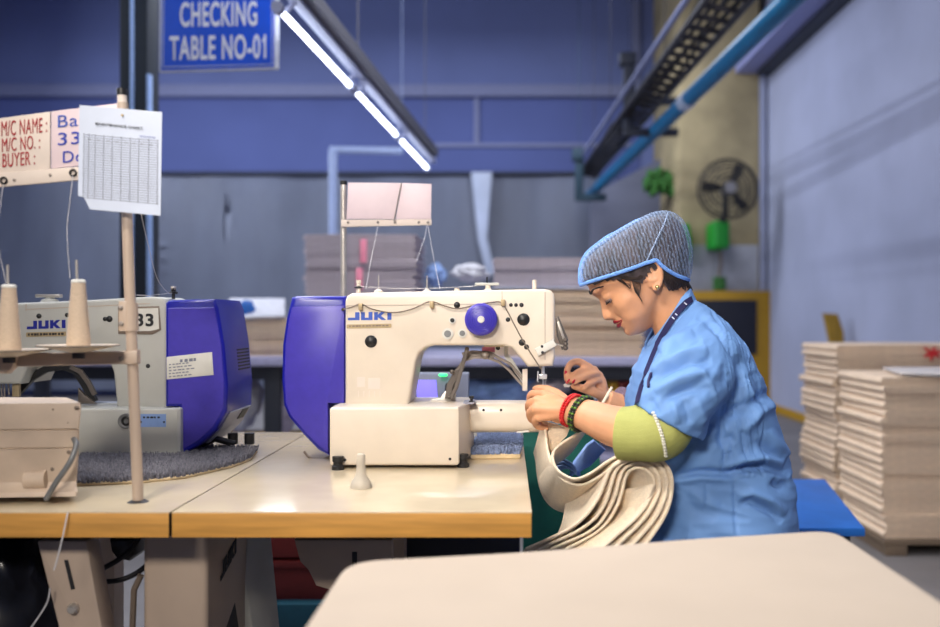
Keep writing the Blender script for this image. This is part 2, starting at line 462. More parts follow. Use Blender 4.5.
# lettering and name strip
o = P(348,320.3,YA); juki(o, P(391.5,319.8,YA)-o, P(348,312.3,YA)-o, 'logo_blue', A)
b = NB(); prism(b, round_poly([P(346.5,328.5,YA-.001), P(346.5,324.5,YA-.001), P(391.5,323.6,YA-.001), P(391.5,327.6,YA-.001)], .003), Vector((0,.002,0))); NS = part('name_strip', b, 'label_gold', A)
print_marks(349, 327, 389, 325.5, YA-.0014, 'wire_brown', NS, 12, -.02)
for k, (u0, u1, v0, v1) in enumerate(((357,365,377,387),(368,380,378,389))):
    b = NB(); ppx(b, [(u0,v0),(u1,v0),(u1,v1),(u0,v1)], YA-.0003, .001); part('worn_sticker', b, 'board_cream', A)
for k in range(5):
    b = NB(); ppx(b, [(358+k*5.4,391),(358.8+k*5.4,391),(358.8+k*5.4,397),(358+k*5.4,397)], YA-.0003, .001); part('worn_mark', b, 'board_cream', A)
# thread tube across the arm
b = NB(); yy = YA-.006
tube(b, smooth_path([P(343,309.5,yy), P(352,307,yy), P(361,304,yy), P(372,309,yy), P(392,312.5,yy), P(412,309,yy), P(430,301.5,yy), P(445,306,yy), P(458,308.5,yy), P(475,305,yy), P(490,302.5,yy), P(500,302,yy), P(505,307,yy), P(522,339,yy), P(541,369,yy)], 5), .0014, 8); part('thread_tube', b, 'wire_brown', mr)
for u, v in ((361,305),(432,303),(503,301)):
    b = NB(); box(b, XX(u-2,YA), XX(u+2,YA), YA-.010, YA+.001, ZZ(v+5,YA), ZZ(v-1.5,YA), .001); g = part('tube_clip', b, 'label_gold', A)
# top fittings
YT = 2.10
def topfit(name, u, v_top, prof_r, m, base_v=293):
    b = NB(); z0 = ZZ(base_v, YT); z1 = ZZ(v_top, YT)
    lathe(b, (XX(u,YT), YT, z0), [(0,-.002)]+[(r, t*(z1-z0)) for r, t in prof_r]+[(0, z1-z0)], 'z', 18); return part(name, b, m, mr)
topfit('tension_post', 358.5, 280, [(.0055,0),(.0055,.45),(.005,.5),(.005,.8),(.006,.82),(.006,1)], 'cream_paint', 296)
topfit('tension_disc', 358.5, 286, [(.004,.0),(.0095,.2),(.0095,.5),(.004,1)], 'black_rubber', 288.5)
for u in (378.5, 427):
    topfit('spool_pin', u, 275.5, [(.0013,0),(.0013,1)], 'steel')
    topfit('spool_pin_base', u, 289, [(.012,0),(.010,.6),(.003,1)], 'cream_paint', 294)
topfit('bobbin_winder', 488, 284.5, [(.014,0),(.009,.3),(.006,.5),(.006,1)], 'cream_paint', 292)
b = NB(); box(b, XX(475,YT), XX(499,YT), YT-.006, YT+.006, ZZ(285.5,YT), ZZ(282.8,YT), .002); part('winder_lever', b, 'white_paint', mr)
b = NB(); tube(b, [P(487,287,YT), P(487,277,YT)], .0016, 8); part('winder_shaft', b, 'dark_metal', mr)
topfit('oil_cap', 534.5, 280, [(.005,0),(.005,1)], 'cream_paint', 292)
topfit('oil_cap', 457, 288.5, [(.006,0),(.006,1)], 'cream_paint', 293)
b = NB(); tube(b, smooth_path([P(359,286.5,YT), P(400,288.5,YT-.01), P(440,288,YT), P(478,285.8,YT)]), .0006, 6); part('top_thread', b, 'thread_white', mr)
# take-up and tension assembly on the head
b = NB(); prism(b, [P(534.5,349,2.02), P(553,339,2.02), P(557,345.5,2.02), P(538.5,356,2.02)], Vector((0,.008,0)), .002); K = part('tension_bracket', b, 'sticker', mr)
for u, v in ((542,346.5),(542.5,352.5)): plug(u, v, 1.4, 'black_rubber', True, 2.02, K)
b = NB(); prism(b, [P(556,318,2.05), P(558.5,316,2.05), P(568,338,2.05), P(566,349,2.05), P(562,350,2.05), P(557,336,2.05)], Vector((0,.014,0)), .003); part('take_up_guard', b, 'dark_steel', mr)
b = NB(); prism(b, [P(557,322,2.046), P(559,321,2.046), P(566,341,2.046), P(564,343,2.046)], Vector((0,.004,0)), .001); part('take_up_lever', b, 'steel', mr)
for v in (340,344,348):
    b = NB(); ell(b, P(565.5,v,2.045), (.006,.006,.0055), 12, 8); part('tension_spring', b, 'dark_steel', mr)
b = NB(); tube(b, [P(553,343,2.04), P(563,346,2.04)], .0022, 8); part('tension_stud', b, 'steel', mr)
# needle bar, needle clamp and thread
YN = 2.07
b = NB(); tube(b, [P(543,364,YN), P(543,377,YN)], .0036, 12); NBAR = part('needle_bar', b, 'chrome', mr)
b = NB(); box(b, XX(539,YN), XX(547,YN), YN-.006, YN+.006, ZZ(379,YN), ZZ(374,YN), .002); part('needle_clamp', b, 'chrome', mr)
b = NB(); tube(b, [P(538,371,YN), P(537.5,381,YN), P(539,382,YN)], .0015, 6); part('thread_guide', b, 'chrome', mr)
b = NB(); tube(b, [P(543,379,YN), P(543,391,YN)], .0011, 8); part('needle', b, 'chrome', mr)
b = NB(); tube(b, [P(546,379,YN-.004), P(545,390,YN-.006)], .0007, 6); part('needle_thread', b, 'thread_white', mr)
# cylinder bed
prof = round_poly([Vector((0,2.07,.838)), Vector((0,2.07,.908)), Vector((0,2.165,.908)), Vector((0,2.165,.838))], .028, 8)
b = NB(); prism(b, [p+Vector((-.085,0,0)) for p in prof], Vector((.17,0,0)), .004); FB = part('cylinder_bed', b, 'cream_paint', mr)
for u in (483.5, 501): plug(u, 410, 1.3, 'black_rubber', False, 2.072, FB)
b = NB(); ppx(b, [(517,431.5),(529,430.5),(529,432),(517,433)], 2.071, .004); part('bed_slot', b, 'sticker', FB)
topk = NB(); lathe(topk, (XX(471.5,2.06), 2.06, .909), [(0,0),(.006,0),(.006,.004),(.003,.005),(.003,.009),(.0055,.010),(.0055,.015),(0,.016)]); part('bed_knob', topk, 'black_rubber', mr)
b = NB(); ppx(b, [(408,407.5),(474,402.5),(474,404),(408,408)], 2.035, .08); part('bed_cover', b, 'grey_panel', mr)
# presser arm linkage in the opening
YP = 2.09
b = NB(); ppx(b, [(431,405),(431,399),(440,398),(453,381),(455.5,381),(455.5,405)], YP, .02, .001); part('presser_foot_bracket', b, 'steel', mr)
b = NB(); ppx(b, [(447,396),(452,388),(452.5,396)], YP-.001, .004); part('bracket_opening', b, 'dark_steel', mr)
def bar(name, pts, w, Y, m, d=.010):
    b = NB(); c = [P(u,v,Y) for u,v in pts]; L = []; R_ = []
    for i in range(len(c)):
        t = (c[min(i+1,len(c)-1)]-c[max(i-1,0)]).normalized(); nrm = Vector((-t.z,0,t.x))
        L.append(c[i]+nrm*w); R_.append(c[i]-nrm*w)
    prism(b, L+R_[::-1], Vector((0,d,0)), .001, 1); return part(name, b, m, mr)
bar('link', [(448,399),(450,385),(458,371)], .0075, YP-.012, 'dark_steel')
bar('link', [(450,399),(456,388),(467,349)], .0045, YP-.022, 'dark_steel')
bar('presser_arm', [(455,373),(463,361),(474,357.5),(487,357.5),(499,362),(509,370),(523,386)], .0030, YP, 'steel_grey', .012)
bar('presser_arm', [(462,354),(472,352),(490,353),(500,359),(510,364),(516,371),(524,380)], .0034, YP+.004, 'steel_grey', .012)
bar('presser_arm_web', [(466,356),(480,355),(494,357.5)], .0062, YP+.006, 'steel_grey', .006)
b = NB(); ell(b, P(485,355.5,YP-.004), (.010,.006,.009)); part('pivot', b, 'steel_grey', mr)
for u, v in ((467,349),(452,372),(449.5,397)): plug(u, v, 2.2, 'dark_steel', True, YP-.020)
b = NB(); ppx(b, [(522.5,369.5),(527.5,369),(527.5,391),(522.5,391)], YP-.004, .016, .001); part('presser_plate', b, 'board_cream', mr)
b = NB(); ppx(b, [(504,346),(504,356),(510,366),(524,385),(527,383),(513,360),(508,354),(508,346)], YP+.02, .01, .001); part('presser_bar_strut', b, 'sticker', mr)
b = NB(); ppx(b, [(484,345.2),(502,344.9),(504,346.6),(484,347)], YP-.05, .03, .0005); part('slide_rail', b, 'label_gold', mr)
plug(498, 348, 2.2, 'black_rubber', True, YP-.03)
b = NB(); ppx(b, [(482,347),(495,347),(495,352),(482,352)], YP+.03, .002); part('tag', b, 'pink_tie', mr)

# ================================================================== left sewing machine
ml = thing('sewing_machine', 'cream and blue sewing machine marked 33 behind the cones of thread', 'sewing machine', (-.9, 2.1, TZ))
YB = 2.12
arm2 = [(167,412),(117,412),(113,372),(109,362),(102,357),(40,357),(30,361),(20,384),(-12,384),(-14,310),(-10,305),(0,303.5),(70,301),(150,296.5),(160,297),(165,299),(167,304)]
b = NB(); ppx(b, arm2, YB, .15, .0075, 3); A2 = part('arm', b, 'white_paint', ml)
b = NB(); ppx(b, [(25,309),(112,304.8),(150,303),(150,304),(112,305.8),(25,310)], YB-.0006, .002); part('lid_seam', b, 'seam_line', A2)
b = NB(); ppx(b, [(25.6,304),(26.6,304),(26.6,311),(25.6,311)], YB-.0006, .002); part('lid_seam', b, 'seam_line', A2)
b = NB(); plan = [(-1.16,2.072),(-.748,2.072),(-.742,2.077),(-.742,2.24),(-1.16,2.24)]
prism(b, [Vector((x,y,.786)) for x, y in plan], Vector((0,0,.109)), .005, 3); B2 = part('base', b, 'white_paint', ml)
b = NB(); lathe(b, P(126,421,2.072), [(0,-.004),(.010,-.004),(.013,-.006),(.0165,-.006),(.0175,.0),(0,.002)], 'y', 28); so = part('socket', b, 'socket_grey', B2)
b = NB(); ring_torus(b, P(126,421,2.067), .0085, .0028); part('socket_ring', b, 'black_rubber', so)
b = NB(); ppx(b, [(139,414),(166,414),(166,427),(139,427)], 2.0715, .001); pl = part('rating_plate', b, 'cloth_blue', B2)
print_marks(143, 418.3, 161, 416.5, 2.071, 'ink_black', pl, 5)
for u, v in ((141,422),(164,422)): plug(u, v, .9, 'black_rubber', False, 2.071, pl)
# number plate
b = NB(); prism(b, [P(118,334,YB-.002), P(118,307,YB-.002), P(159,306,YB-.002), P(161,330,YB-.002), P(152,334.5,YB-.002)], Vector((0,.003,0)), .0006); NP = part('number_plate', b, 'wire_brown', A2)
b = NB(); ppx(b, [(120,331),(120,309),(158,308),(159,329),(150,331)], YB-.0028, .001); part('number_paper', b, 'sticker', NP)
lt('lettering', '33', 135.5, 326.5, 153.5, 313.5, YB-.0032, 'ink_black', NP, bold=.03, depth=.0003)
o = P(27,329.3,YB); juki(o, P(65.5,328,YB)-o, P(27,321,YB)-o, 'logo_deep', A2)
b = NB(); prism(b, round_poly([P(26,337,YB-.001), P(26,332.5,YB-.001), P(66,331.5,YB-.001), P(66,336,YB-.001)], .002), Vector((0,.002,0))); NS = part('name_strip', b, 'label_gold', A2)
print_marks(28, 335.6, 64, 333.4, YB-.0014, 'ink_black', NS, 12, -.02)
for u, v, r in ((39,316,2.6),(67,315,2.2),(105,319,2.2),(109.5,319,3.2),(148,366,2.2)): plug(u, v, r, 'black_rubber', True, YB, A2)
b = NB(); box(b, XX(37,2.18), XX(61,2.18), 2.17, 2.19, ZZ(297.5,2.18), ZZ(294.3,2.18), .002); part('winder_lever', b, 'steel', ml)
b = NB(); lathe(b, (XX(50,2.18),2.18,ZZ(303,2.18)), [(0,0),(.022,0),(.018,.008),(.010,.011),(.010,.016),(0,.016)]); part('bobbin_winder', b, 'white_paint', ml)
b = NB(); lathe(b, (XX(173.5,2.17),2.17,ZZ(299,2.17)), [(0,0),(.004,0),(.004,.012),(.010,.012),(.010,.017),(.006,.018),(.006,.026),(0,.027)]); part('tension_post', b, 'dark_metal', ml)
b = NB(); lathe(b, (XX(173.5,2.17),2.17,ZZ(289.5,2.17)), [(0,0),(.006,0),(.006,.007),(0,.008)]); part('post_cap', b, 'cream_paint', ml)
cov2 = [(165,303),(168,300),(214,299),(218,308),(224,345),(227.5,385),(226.5,412),(216,430),(201,444),(179,457),(179,407),(165,407)]
b = NB(); ppx(b, cov2, 2.095, .21, .008, 3); C2 = part('motor_cover', b, 'blue_plastic', ml)
b = NB(); ppx(b, [(168,308),(214,307.5),(221,345),(224,385),(223,409),(213,427),(199,440),(182,450),(182,404),(168,404)], 2.0935, .01, .001, 1); part('cover_panel', b, 'purple_plastic_and_sheen', C2)  # purple reflection on the blue cover, painted as panel colour
def onx(name, quad, m, par, off=.0015):
    b = NB(); n = (quad[1]-quad[0]).cross(quad[3]-quad[0]).normalized()
    prism(b, [q+n*off for q in quad], -n*.003); return part(name, b, m, par)
xr = XX(226.5, 2.095)
for k in range(7):
    v = 352+k*3.4; z = ZZ(v, 2.095); x = XX(224.2+ (v-345)*.085, 2.095)
    onx('vent_slot', [Vector((x,2.19,z)), Vector((x,2.285,z)), Vector((x,2.285,z+.0035)), Vector((x,2.19,z+.0035))], 'ink_black', C2, .001)
p0 = P(226.3,413,2.095); p1 = P(202,444,2.095)
pc = P(216,430,2.095)
onx('vent_panel', [Vector((pc.x,2.12,pc.z)), Vector((pc.x,2.29,pc.z)), Vector((p0.x,2.29,p0.z)), Vector((p0.x,2.12,p0.z))], 'grey_panel', C2, .003)
onx('vent_panel', [Vector((p1.x,2.12,p1.z)), Vector((p1.x,2.29,p1.z)), Vector((pc.x,2.29,pc.z)), Vector((pc.x,2.12,pc.z))], 'grey_panel', C2, .003)
qa = pc.lerp(p0,.35); qb = pc.lerp(p0,.95)
onx('vent_grille', [Vector((qa.x,2.22,qa.z)), Vector((qa.x,2.27,qa.z)), Vector((qb.x,2.27,qb.z)), Vector((qb.x,2.22,qb.z))], 'ink_black', C2, .005)
plug(231, 315, 1.5, 'ink_black', False, 2.2, C2)
b = NB(); prism(b, [P(166.5,379.5,2.092), P(166.5,357,2.092), P(212,352,2.092), P(213.5,375,2.092)], Vector((0,.002,0)), .0005); ST = part('rating_sticker', b, 'sticker', C2)
print_marks(180, 362.5, 198, 359.5, 2.0914, 'ink_grey', ST, 4, -.1)
for k in range(5):
    print_marks(169, 365.3+k*3, 189+3*(k % 3), 364.2+k*3, 2.0914, 'ink_grey', ST, 6, -.1)
b = NB(); tube(b, [(-.72,2.16,.80),(-.69,2.16,.815),(-.65,2.18,.80)], .008, 8); part('cable', b, 'black_rubber', ml)
for (fx, fy) in ((-.62,2.2),(-.66,2.2)):
    b = NB(); lathe(b, (fx,fy,.797), [(0,0),(.012,0),(.012,.026),(0,.026)]); part('foot', b, 'black_rubber', ml)
YP = 2.16
def bar2(name, pts, w, Y, m, d=.010):
    b = NB(); c = [P(u,v,Y) for u,v in pts]; L = []; R_ = []
    for i in range(len(c)):
        t = (c[min(i+1,len(c)-1)]-c[max(i-1,0)]).normalized(); nrm = Vector((-t.z,0,t.x))
        L.append(c[i]+nrm*w); R_.append(c[i]-nrm*w)
    prism(b, L+R_[::-1], Vector((0,d,0)), .001, 1); return part(name, b, m, ml)
bar2('presser_arm', [(17,392),(30,378),(45,369),(62,366.5),(75,371),(84,385),(93,402)], .008, YP, 'black_rubber', .014)
bar2('presser_arm', [(70,367),(80,372),(88,383),(94,395)], .005, YP-.02, 'dark_steel', .01)
b = NB(); ppx(b, [(78,404),(78,388),(84,395),(96,404)], YP-.01, .01, .001); part('presser_foot_bracket', b, 'dark_steel', ml)
b = NB(); ppx(b, [(12,381),(19,381),(19,397),(12,397)], YP-.02, .01, .001); part('presser_plate', b, 'label_gold', ml)
for u, v1 in ((1,398),(4,402),(8,395)):
    b = NB(); tube(b, [P(u,378,YP), P(u+1,v1,YP)], .0022, 8); part('needle_rod', b, 'steel_grey', ml)
b = NB(); ppx(b, [(85,402),(117,402),(117,406),(85,406)], 2.2, .02, .001); part('bed_edge', b, 'sheet_pale', ml)

# ================================================================== shag mats under the machines
def shag(name, plan, z, th, m, n, label, hmin, hmax, back=True):
    xs = [p[0] for p in plan]; ys = [p[1] for p in plan]
    b = NB(); prism(b, [Vector((x,y,z)) for x, y in plan], Vector((0,0,th)), .002, 1)
    o = solo(name, b, 'mat_back', label, 'mat', (sum(xs)/len(xs), sum(ys)/len(ys), z))
    def inside(x, y):
        c = False; j = len(plan)-1
        for i in range(len(plan)):
            xi, yi = plan[i]; xj, yj = plan[j]
            if (yi > y) != (yj > y) and x < (xj-xi)*(y-yi)/(yj-yi)+xi: c = not c
            j = i
        return c
    b = NB(); k = 0
    while k < n:
        x = random.uniform(min(xs), max(xs)); y = random.uniform(min(ys), max(ys))
        if not inside(x, y): continue
        k += 1
        h = random.uniform(hmin, hmax); a = random.uniform(0, 2*PI); w = .0022
        lx, ly = random.uniform(-.006,.006), random.uniform(-.008,.004)
        v = [b.verts.new((x+w*math.cos(a+2.1*i), y+w*math.sin(a+2.1*i), z+th-.001)) for i in range(3)]
        t = [b.verts.new((x+lx+.6*w*math.cos(a+2.1*i), y+ly+.6*w*math.sin(a+2.1*i), z+th+h)) for i in range(3)]
        for i in range(3): b.faces.new((v[i], v[(i+1)%3], t[(i+1)%3], t[i]))
        b.faces.new(t)
    p = part('pile', b, m, o, recalc=False); p['kind'] = 'stuff'
    return o
shag('bath_mat', [(-.83,1.745),(-.72,1.775),(-.645,1.83),(-.590,1.97),(-.578,2.06),(-.60,2.2),(-1.03,2.22)], TZ, .006, 'shag_grey', 9000, 'grey shaggy mat with pale backing lying under the left sewing machine', .006, .015)
shag('bath_mat', [(-.082,2.08),(.03,2.09),(.036,2.2),(.03,2.36),(-.07,2.36)], TZ, .012, 'shag_blue', 5000, 'blue-grey shaggy mat on the right table behind the cylinder bed', .008, .02)

# ================================================================== thread stand on the left table
ts = thing('thread_stand', 'beige thread stand post on the left table carrying the name board', 'thread stand', P(138,503,1.60))
b = NB(); tube(b, [P(138,503,1.60), P(137,470,1.60), P(130,300,1.60), P(124,130,1.60), P(122.5,103,1.60)], .0092, 16); part('pole', b, 'beige_metal', ts)
b = NB(); tube(b, [P(122.5,104,1.60), P(122,95,1.60)], .0082, 14); part('pole_end', b, 'board_cream', ts)
b = NB(); tube(b, [P(122,95.5,1.60), P(121.8,89,1.60)], .0088, 14); part('pole_cap', b, 'black_rubber', ts)
b = NB(); lathe(b, P(138,504.5,1.60), [(0,0),(.019,0),(.019,.004),(.012,.008),(0,.008)]); part('base_ring', b, 'dark_metal', ts)
b = NB(); tube(b, [P(132.5,364,1.60), P(132,350,1.60)], .0135, 18); part('collar', b, 'beige_metal', ts)
b = NB(); tube(b, [P(131.2,331,1.60), P(130.3,303,1.60)], .0125, 18); cl = part('collar', b, 'beige_metal', ts)
b = NB(); ppx(b, [(118,301),(127,301),(127,331),(118,331)], 1.588, .02, .003); part('clamp', b, 'beige_metal', ts)
for u, v in ((120.5,308),(121,324)): plug(u, v, 2.6, 'steel_grey', True, 1.587, ts)
b = NB(); ppx(b, [(10,353.5),(128,351),(137,351),(137,364),(128,364),(10,367)], 1.586, .014, .003); arm3 = part('cross_arm', b, 'beige_metal', ts)
b = NB(); ppx(b, [(-30,351),(16,354),(12,368),(6,374),(-30,372)], 1.575, .02, .003); part('cross_arm', b, 'beige_metal', ts)
plug(121, 358.5, 2.6, 'steel_grey', True, 1.585, ts)
for (u, v) in ((78.5,346),(9,350.5)):
    Y = 1.55; c = P(u, v, Y)
    b = NB(); lathe(b, c, [(0,-.012),(.012,-.011),(.035,-.006),(.064,.0005),(.065,.0015),(.063,.002),(.03,-.002),(0,-.003)], 'z', 40); d = part('spool_dish', b, 'dish', ts)
    b = NB(); ring_torus(b, c+Vector((0,0,.001)), .0645, .0012, Vector((1,0,0)), Vector((0,1,0))); part('dish_rim', b, 'wire_brown', d)
    b = NB(); lathe(b, c+Vector((0,0,-.021)), [(0,0),(.010,0),(.010,.010),(0,.010)]); part('dish_stud', b, 'dark_metal', d)
    vt = 260 if u > 50 else 265
    b = NB(); tube(b, [c, P(u-2 if u>50 else u-1.5, vt, Y)], .0022, 10); part('spool_pin', b, 'steel', ts)
    hgt = ZZ(279 if u > 50 else 284, Y)-c.z
    b = NB(); prof = [(0,0),(.0192,0)]
    nrow = 60
    for k in range(nrow+1):
        t = k/nrow; prof.append((.0192-.0082*t**1.1 + (.0004 if k % 2 else 0), .001+(hgt-.006)*t))
    prof += [(.0115,hgt-.004),(.009,hgt),(.004,hgt+.0005),(.004,hgt-.004),(0,hgt-.004)]
    lathe(b, c+Vector((0,0,-.0018)), prof, 'z', 36)
    o = solo('thread_cone', b, 'thread', 'cone of beige thread on the stand, '+('nearer the pole' if u > 50 else 'at the left edge of the photo'), 'thread cone', c, 'cones of thread on the left stand', ang=60)
    b = NB(); lathe(b, c+Vector((0,0,hgt-.007)), [(.010,0),(.0122,.0005),(.0116,.004),(.009,.0062),(.0045,.0065),(.0045,.003)], 'z', 24); part('cone_tip', b, 'sticker', o)
# upper arm with eyelets and name board
b = NB(); prism(b, [P(-30,189.5,1.598), P(-30,175.5,1.598), P(118,163,1.598), P(118,176.5,1.598)], Vector((0,.006,0)), .002); ua = part('eyelet_arm', b, 'board_cream', ts)
for u, v in ((3.5,180.5),(73,172.8)):
    b = NB(); ring_torus(b, P(u,v,1.596), .0052, .0019, n=24); part('eyelet', b, 'dark_metal', ua)
for u, v in ((14,180),(50,175)): plug(u, v, 1.5, 'steel_grey', True, 1.597, ua)
bd = part('board', (lambda b: (prism(b, [P(-30,178.5,1.606), P(-30,122,1.606), P(50,111.5,1.606), P(50,168.7,1.606)], Vector((0,.004,0)), .001), b)[1])(NB()), 'board_cream', ts)
b = NB(); prism(b, [P(51,168.6,1.604), P(51,111.3,1.604), P(119,103,1.604), P(119,161,1.604)], Vector((0,.004,0)), .001); bd2 = part('writing_plate', b, 'board_pink', ts)
sl = -.095
lt('lettering', 'M/C NAME :', 1.5, 136.5, 47, 121.5, 1.6052, 'ink_red', bd, slope=sl, bold=-.002)
lt('lettering', 'M/C NO. :', 2, 152, 40, 138.5, 1.6052, 'ink_red', bd, slope=sl, bold=-.002)
lt('lettering', 'BUYER :', 2.5, 167.5, 35, 154, 1.6052, 'ink_red', bd, slope=sl, bold=-.002)
for k, v in enumerate((118,121.5)):
    pass
lt('handwriting', 'Bat', 58, 127.5, 86, 115.5, 1.6032, 'logo_blue', bd2, slope=-.08, bold=-.005)
lt('handwriting', '33', 58, 145.5, 80, 133, 1.6032, 'ink_blue', bd2, slope=-.08, bold=.0)
lt('handwriting', 'Do', 63, 163, 84, 151.5, 1.6032, 'ink_blue', bd2, slope=-.08, bold=.0)
for pts in ([(73,176),(70,200),(67,232),(70,278)], [(3.5,184),(1,200),(-2,240),(6,283)]):
    b = NB(); tube(b, smooth_path([P(u,v,1.57) for u,v in pts]), .00055, 6); part('thread', b, 'thread_white', ts)
b = NB(); tube(b, smooth_path([P(139,205,1.62), P(147,240,1.75), P(157,278,1.95), P(168,293,2.15)]), .0006, 6); part('thread', b, 'thread_white', ts)
b = NB(); tube(b, [P(134,295,1.62), P(150,295.5,1.9), P(172,293,2.15)], .0005, 6); part('thread', b, 'thread_white', ts)
# maintenance chart hung on the pole
Yc = 1.575
ch = thing('paper_chart', 'pale blue maintenance chart sheet with a printed grid hung on the stand post', 'paper', P(120,160,Yc))
def cp(u, v): # gently bowed sheet
    s = (u-80)/82.0
    return P(u, v, Yc + .010*(s-.5)**2*2 - .004*((v-105)/110.0))
b = NB(); nu, nv = 14, 16; fr = []; bk = []
def edge_t(s): return 105+s*7.0
def edge_b(s): return 196+s*16 if s < .14 else 209.2+(s-.14)*7.5
for j in range(nv+1):
    row = []
    for i in range(nu+1):
        s = i/nu; t = j/nv
        u = 79.5+s*82.5-1.5*t; v = edge_t(s)*(1-t)+edge_b(s)*t
        row.append(cp(u, v))
    fr.append(row)
g = [[b.verts.new(p) for p in r] for r in fr]; g2 = [[b.verts.new(p+Vector((0,.0006,0))) for p in r] for r in fr]
for j in range(nv):
    for i in range(nu):
        b.faces.new((g[j][i], g[j+1][i], g[j+1][i+1], g[j][i+1])); b.faces.new((g2[j][i], g2[j][i+1], g2[j+1][i+1], g2[j+1][i]))
rim = [(0,i) for i in range(nu+1)]+[(j,nu) for j in range(1,nv+1)]+[(nv,i) for i in range(nu-1,-1,-1)]+[(j,0) for j in range(nv-1,0,-1)]
for k in range(len(rim)):
    a = rim[k]; c = rim[(k+1)%len(rim)]
    b.faces.new((g[a[0]][a[1]], g[c[0]][c[1]], g2[c[0]][c[1]], g2[a[0]][a[1]]))
sh = part('sheet', b, 'paper', ch)
fo = Vector((0,-.0006,0))
def rule(bm, u0, v0, u1, v1, w):
    n = 8; d = Vector((0,0,1)) if abs(u1-u0) > abs(v1-v0) else Vector((1,0,0))
    A = [cp(u0+(u1-u0)*k/n, v0+(v1-v0)*k/n)+fo for k in range(n+1)]
    for k in range(n):
        bm.faces.new([bm.verts.new(q) for q in (A[k]-d*w, A[k+1]-d*w, A[k+1]+d*w, A[k]+d*w)])
b = NB()
for k in range(27):
    v = 134.5+k*2.42; rule(b, 83.5, v, 158.5, v+6.5, .0004)
for u in (84,89,95.5,104,112.5,121.5,130.5,139,149,158): rule(b, u, 133+(u-84)*.09, u-1, 198+(u-84)*.09, .0004)
part('printed_grid', b, 'ink_grey', ch, recalc=False, smooth=False)
o = cp(96,125)+fo*5; letters('lettering', 'MAINTENANCE CHART', o, cp(143.5,130)-o+fo*5, cp(96,122.5)-cp(96,125), 'ink_black', ch, bold=.01, depth=.0002)
for k, u in enumerate((90,99,108,117,126,134,142,151)):
    b = NB(); rule(b, u-1.5, 139+(u-84)*.09, u+1.5, 139.2+(u-84)*.09, .0008); part('column_heading', b, 'ink_grey', ch, recalc=False, smooth=False)
o = cp(140,137)+fo; b = NB(); tube(b, [cp(140+k*1.3, 136.2+k*.13+(.9 if k % 2 else -.9))+fo*2 for k in range(13)], .0004, 5); part('handwriting', b, 'ink_blue', ch)
b = NB(); lathe(b, P(122,115,Yc-.003), [(0,0),(.0022,0),(.0022,.02),(0,.02)], 'y', 12); part('pin', b, 'label_gold', ch)

# ================================================================== cream housing at the left edge
hb = thing('machine_housing', 'cream cast housing with a grey cable at the left end of the left table', 'machine housing', P(30,500,1.66))
Yh = 1.60; b = NB()
def hring(v, uR, y0, y1, ang=.0):
    z = ZZ(v, Yh); xr = XX(uR, Yh); xl = XX(-60, Yh)
    pts = round_poly([Vector((xl,y0-.02,z)), Vector((xr,y0,z)), Vector((xr-.085,y1,z)), Vector((xl,y1,z))], .008, 3)
    return pts
loft(b, [hring(404,78,1.612,1.72), hring(403.5,80,1.606,1.725), hring(409,81,1.604,1.727), hring(428.5,80,1.600,1.727), hring(429.5,79,1.603,1.725), hring(430.5,80,1.600,1.727), hring(447,79.5,1.600,1.727), hring(448,78.5,1.603,1.725), hring(449,79.5,1.600,1.727), hring(470,78,1.602,1.727), hring(482,76.5,1.604,1.727), hring(487,78,1.598,1.727), hring(490,82,1.585,1.735), hring(494.5,82,1.583,1.737)])
part('body', b, 'cream_dirty', hb)
for u, v, r in ((76,408,2),(53,409.5,1.2),(15,411,1.2),(68,423,1),(69,452,2.6),(52.5,469,2.8),(14,474.5,2.8),(0,460,2.2)): plug(u, v, r, 'wire_brown', True, 1.600, hb)
b = NB(); ring_torus(b, P(6,445,1.594), .005, .0007, n=24); part('embossed_ring', b, 'wire_brown', hb)
b = NB(); tube(b, smooth_path([P(74,439,1.60), P(76,446,1.585), P(70,462,1.575), P(55,484,1.57), P(46,499.5,1.57)]), .0048, 12); part('cable', b, 'socket_grey', hb)
b = NB(); tube(b, [P(27,480,1.60), P(48,479,1.60)], .017, 18); part('boss', b, 'cream_dirty', hb)

# ================================================================== small spindle on the right table
b = NB(); lathe(b, (XX(361,1.735),1.735,TZ), [(0,0),(.0205,0),(.0205,.004),(.018,.012),(.012,.02),(.009,.030),(.0082,.045),(.0080,.062),(.0065,.064),(0,.064)], 'z', 30)
solo('spindle', b, 'pedestal', 'grey metal cone shaped spindle standing on the front of the right table', 'spindle', (XX(361,1.735),1.735,TZ))

# ================================================================== thread stand behind the right machine
t2 = thing('thread_stand', 'steel thread stand with two pink plates rising behind the right sewing machine', 'thread stand', (XX(343.5,2.42),2.42,TZ))
Y2 = 2.42
b = NB(); tube(b, [(XX(343.5,Y2),Y2,TZ), P(343.5,184,Y2)], .0085, 14); part('pole', b, 'steel', t2)
b = NB(); tube(b, [P(343.5,185,Y2), P(343.5,181,Y2)], .0092, 14); part('pole_cap', b, 'black_rubber', t2)
b = NB(); lathe(b, (XX(343.5,Y2),Y2,TZ), [(0,0),(.02,0),(.02,.006),(.012,.01),(0,.01)]); part('base_ring', b, 'dark_metal', t2)
b = NB(); ppx(b, [(341,219.5),(431.5,219),(431.5,225),(341,227)], Y2-.016, .008, .002); eb = part('eyelet_arm', b, 'board_cream', t2)
for u in (348,378,395,419,428): plug(u, 222.3, 1.4, 'steel_grey', True, Y2-.016, eb)
b = NB(); ppx(b, [(346.5,219),(348,182.5),(401,183),(394.5,219)], Y2-.020, .003, .0005); part('sign_plate', b, 'board_pink', t2)
b = NB(); ppx(b, [(395.5,219),(402,183),(431.5,184),(431,219)], Y2-.018, .003, .0005); part('sign_plate', b, 'board_pink', t2)
